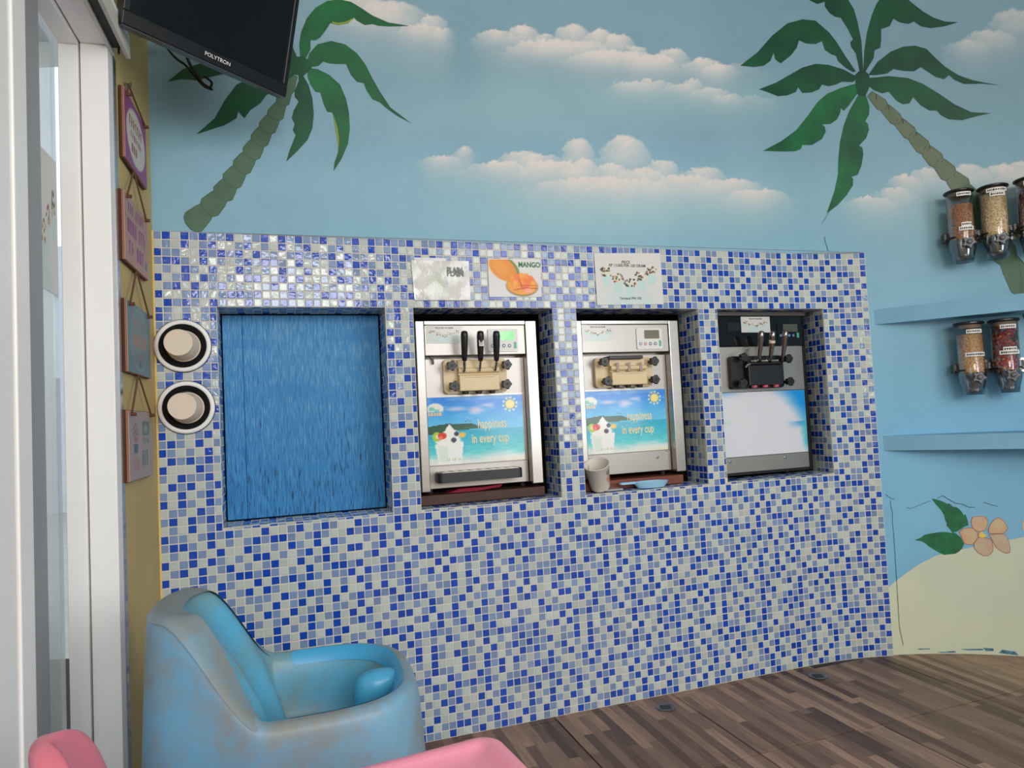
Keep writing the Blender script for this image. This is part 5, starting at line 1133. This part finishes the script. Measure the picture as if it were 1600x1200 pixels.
for sg in (-1,1):
    for k in range(2):
        bm=B(); box(bm,(xc-.1+.0,sg*(HW-.03)-.004+.012*k,ZR+.0015),(xc-.055,sg*(HW-.03)-.001+.012*k,ZR+.0035)); emit(bm,'strap_slot',mat('deep_black',(8,8,10)),T,HF)
# ---- pink table and chair
PK=mat('pink_plastic',(240,150,172),rough=.38,var=.03,vscale=3); PK2=mat('pink_chair_plastic',(226,120,136),rough=.35,var=.04,vscale=3)
ta=math.radians(25); TZ=.72; cx_,cy_=on_z(774,1138,TZ); 
TFm=frame((cx_,cy_,0),(math.cos(ta),math.sin(ta),0),(math.sin(ta),-math.cos(ta),0),(0,0,1))  # x to the right along the far edge, y towards the viewer
T=thing('plastic_table','pink plastic table with a raised rounded rim, nearest to the viewer','table',(cx_-.2,cy_-.3,0))
def rr3(off,r): return rrect(-.42+off,0-off,0+off,.62-off,max(r-off,.01),8)
bm=B(); rg=[]
for off,z in ((.02,TZ-.045),(.0,TZ-.042),(-.0,TZ-.012),(.006,TZ-.003),(.012,TZ),(.022,TZ),(.028,TZ-.003),(.036,TZ-.007),(.06,TZ-.008)): rg.append([(p[0],p[1],z) for p in rr3(off,.034)])
skin(bm,rg); emit(bm,'table_top',PK,T,TFm,smooth=True,autos=50)
for x,y in ((-.36,.06),(-.06,.06),(-.36,.56),(-.06,.56)):
    bm=B(); lathe(bm,[(.018,0),(.024,TZ-.046)],16,(x,y,0),'z'); emit(bm,'leg',PK,T,TFm)
ha=math.radians(31); r_=ray(140,1139); k=.88/r_[1]; top=Vector((k*r_[0],k*r_[1],EYE+k*r_[2]))
CF=frame((top.x,top.y,0),(math.cos(ha),math.sin(ha),0),(-math.sin(ha),math.cos(ha),0),(0,0,1))
T=thing('plastic_chair','pink plastic chair with a rounded backrest beside the glass door','chair',(top.x,top.y,0))
ZC=top.z
bm=B()
def backsec(v,th):
    """closed outline of the shell at height fraction v (0 seat, 1 top)"""
    hw=.19*math.sqrt(max(1-max(v-.35,0)**2/.43,0.003)); x0=-.05*v*1.0+.05; out=[]
    n=10
    for i in range(n+1):
        q=-1+2*i/n; out.append((x0-.05+.045*q*q*(hw/.19)-th,q*hw))
    for i in range(n,-1,-1):
        q=-1+2*i/n; out.append((x0-.05+.045*q*q*(hw/.19)+th,q*hw))
    return out
secs=[]
for j in range(13):
    v=j/12; th=.022*(1-.2*v) if j<11 else .016
    secs.append([(x,y,.43+(ZC-.43)*v) for x,y in backsec(v,th)])
skin(bm,secs); emit(bm,'backrest',PK2,T,CF,smooth=True,sub=1)
bm=B(); prism(bm,rrect(-.03,.33,-.17,.17,.06),.405,.435,bev=.008); emit(bm,'seat',PK2,T,CF)
for x,y in ((0,-.14),(0,.14),(.29,-.14),(.29,.14)):
    bm=B(); lathe(bm,[(.016,0),(.024,.404)],14,(x,y,0),'z'); emit(bm,'leg',PK2,T,CF)
# ---- outside the door: pale building and hedge
T=thing('neighbour_building','pale building seen through the glass door','building',(-9,9,-.06))
bm=B(); box(bm,(-14,11,-.06),(-4,13,4.2)); emit(bm,'facade',mat('pale_render',(206,208,212),rough=.9,var=.06),T)
for i in range(5):
    bm=B(); box(bm,(-12+i*1.7,10.96,1.2),(-11.2+i*1.7,10.999,2.4)); emit(bm,'window',mat('blue_grey_glass',(96,122,150),rough=.2),T)
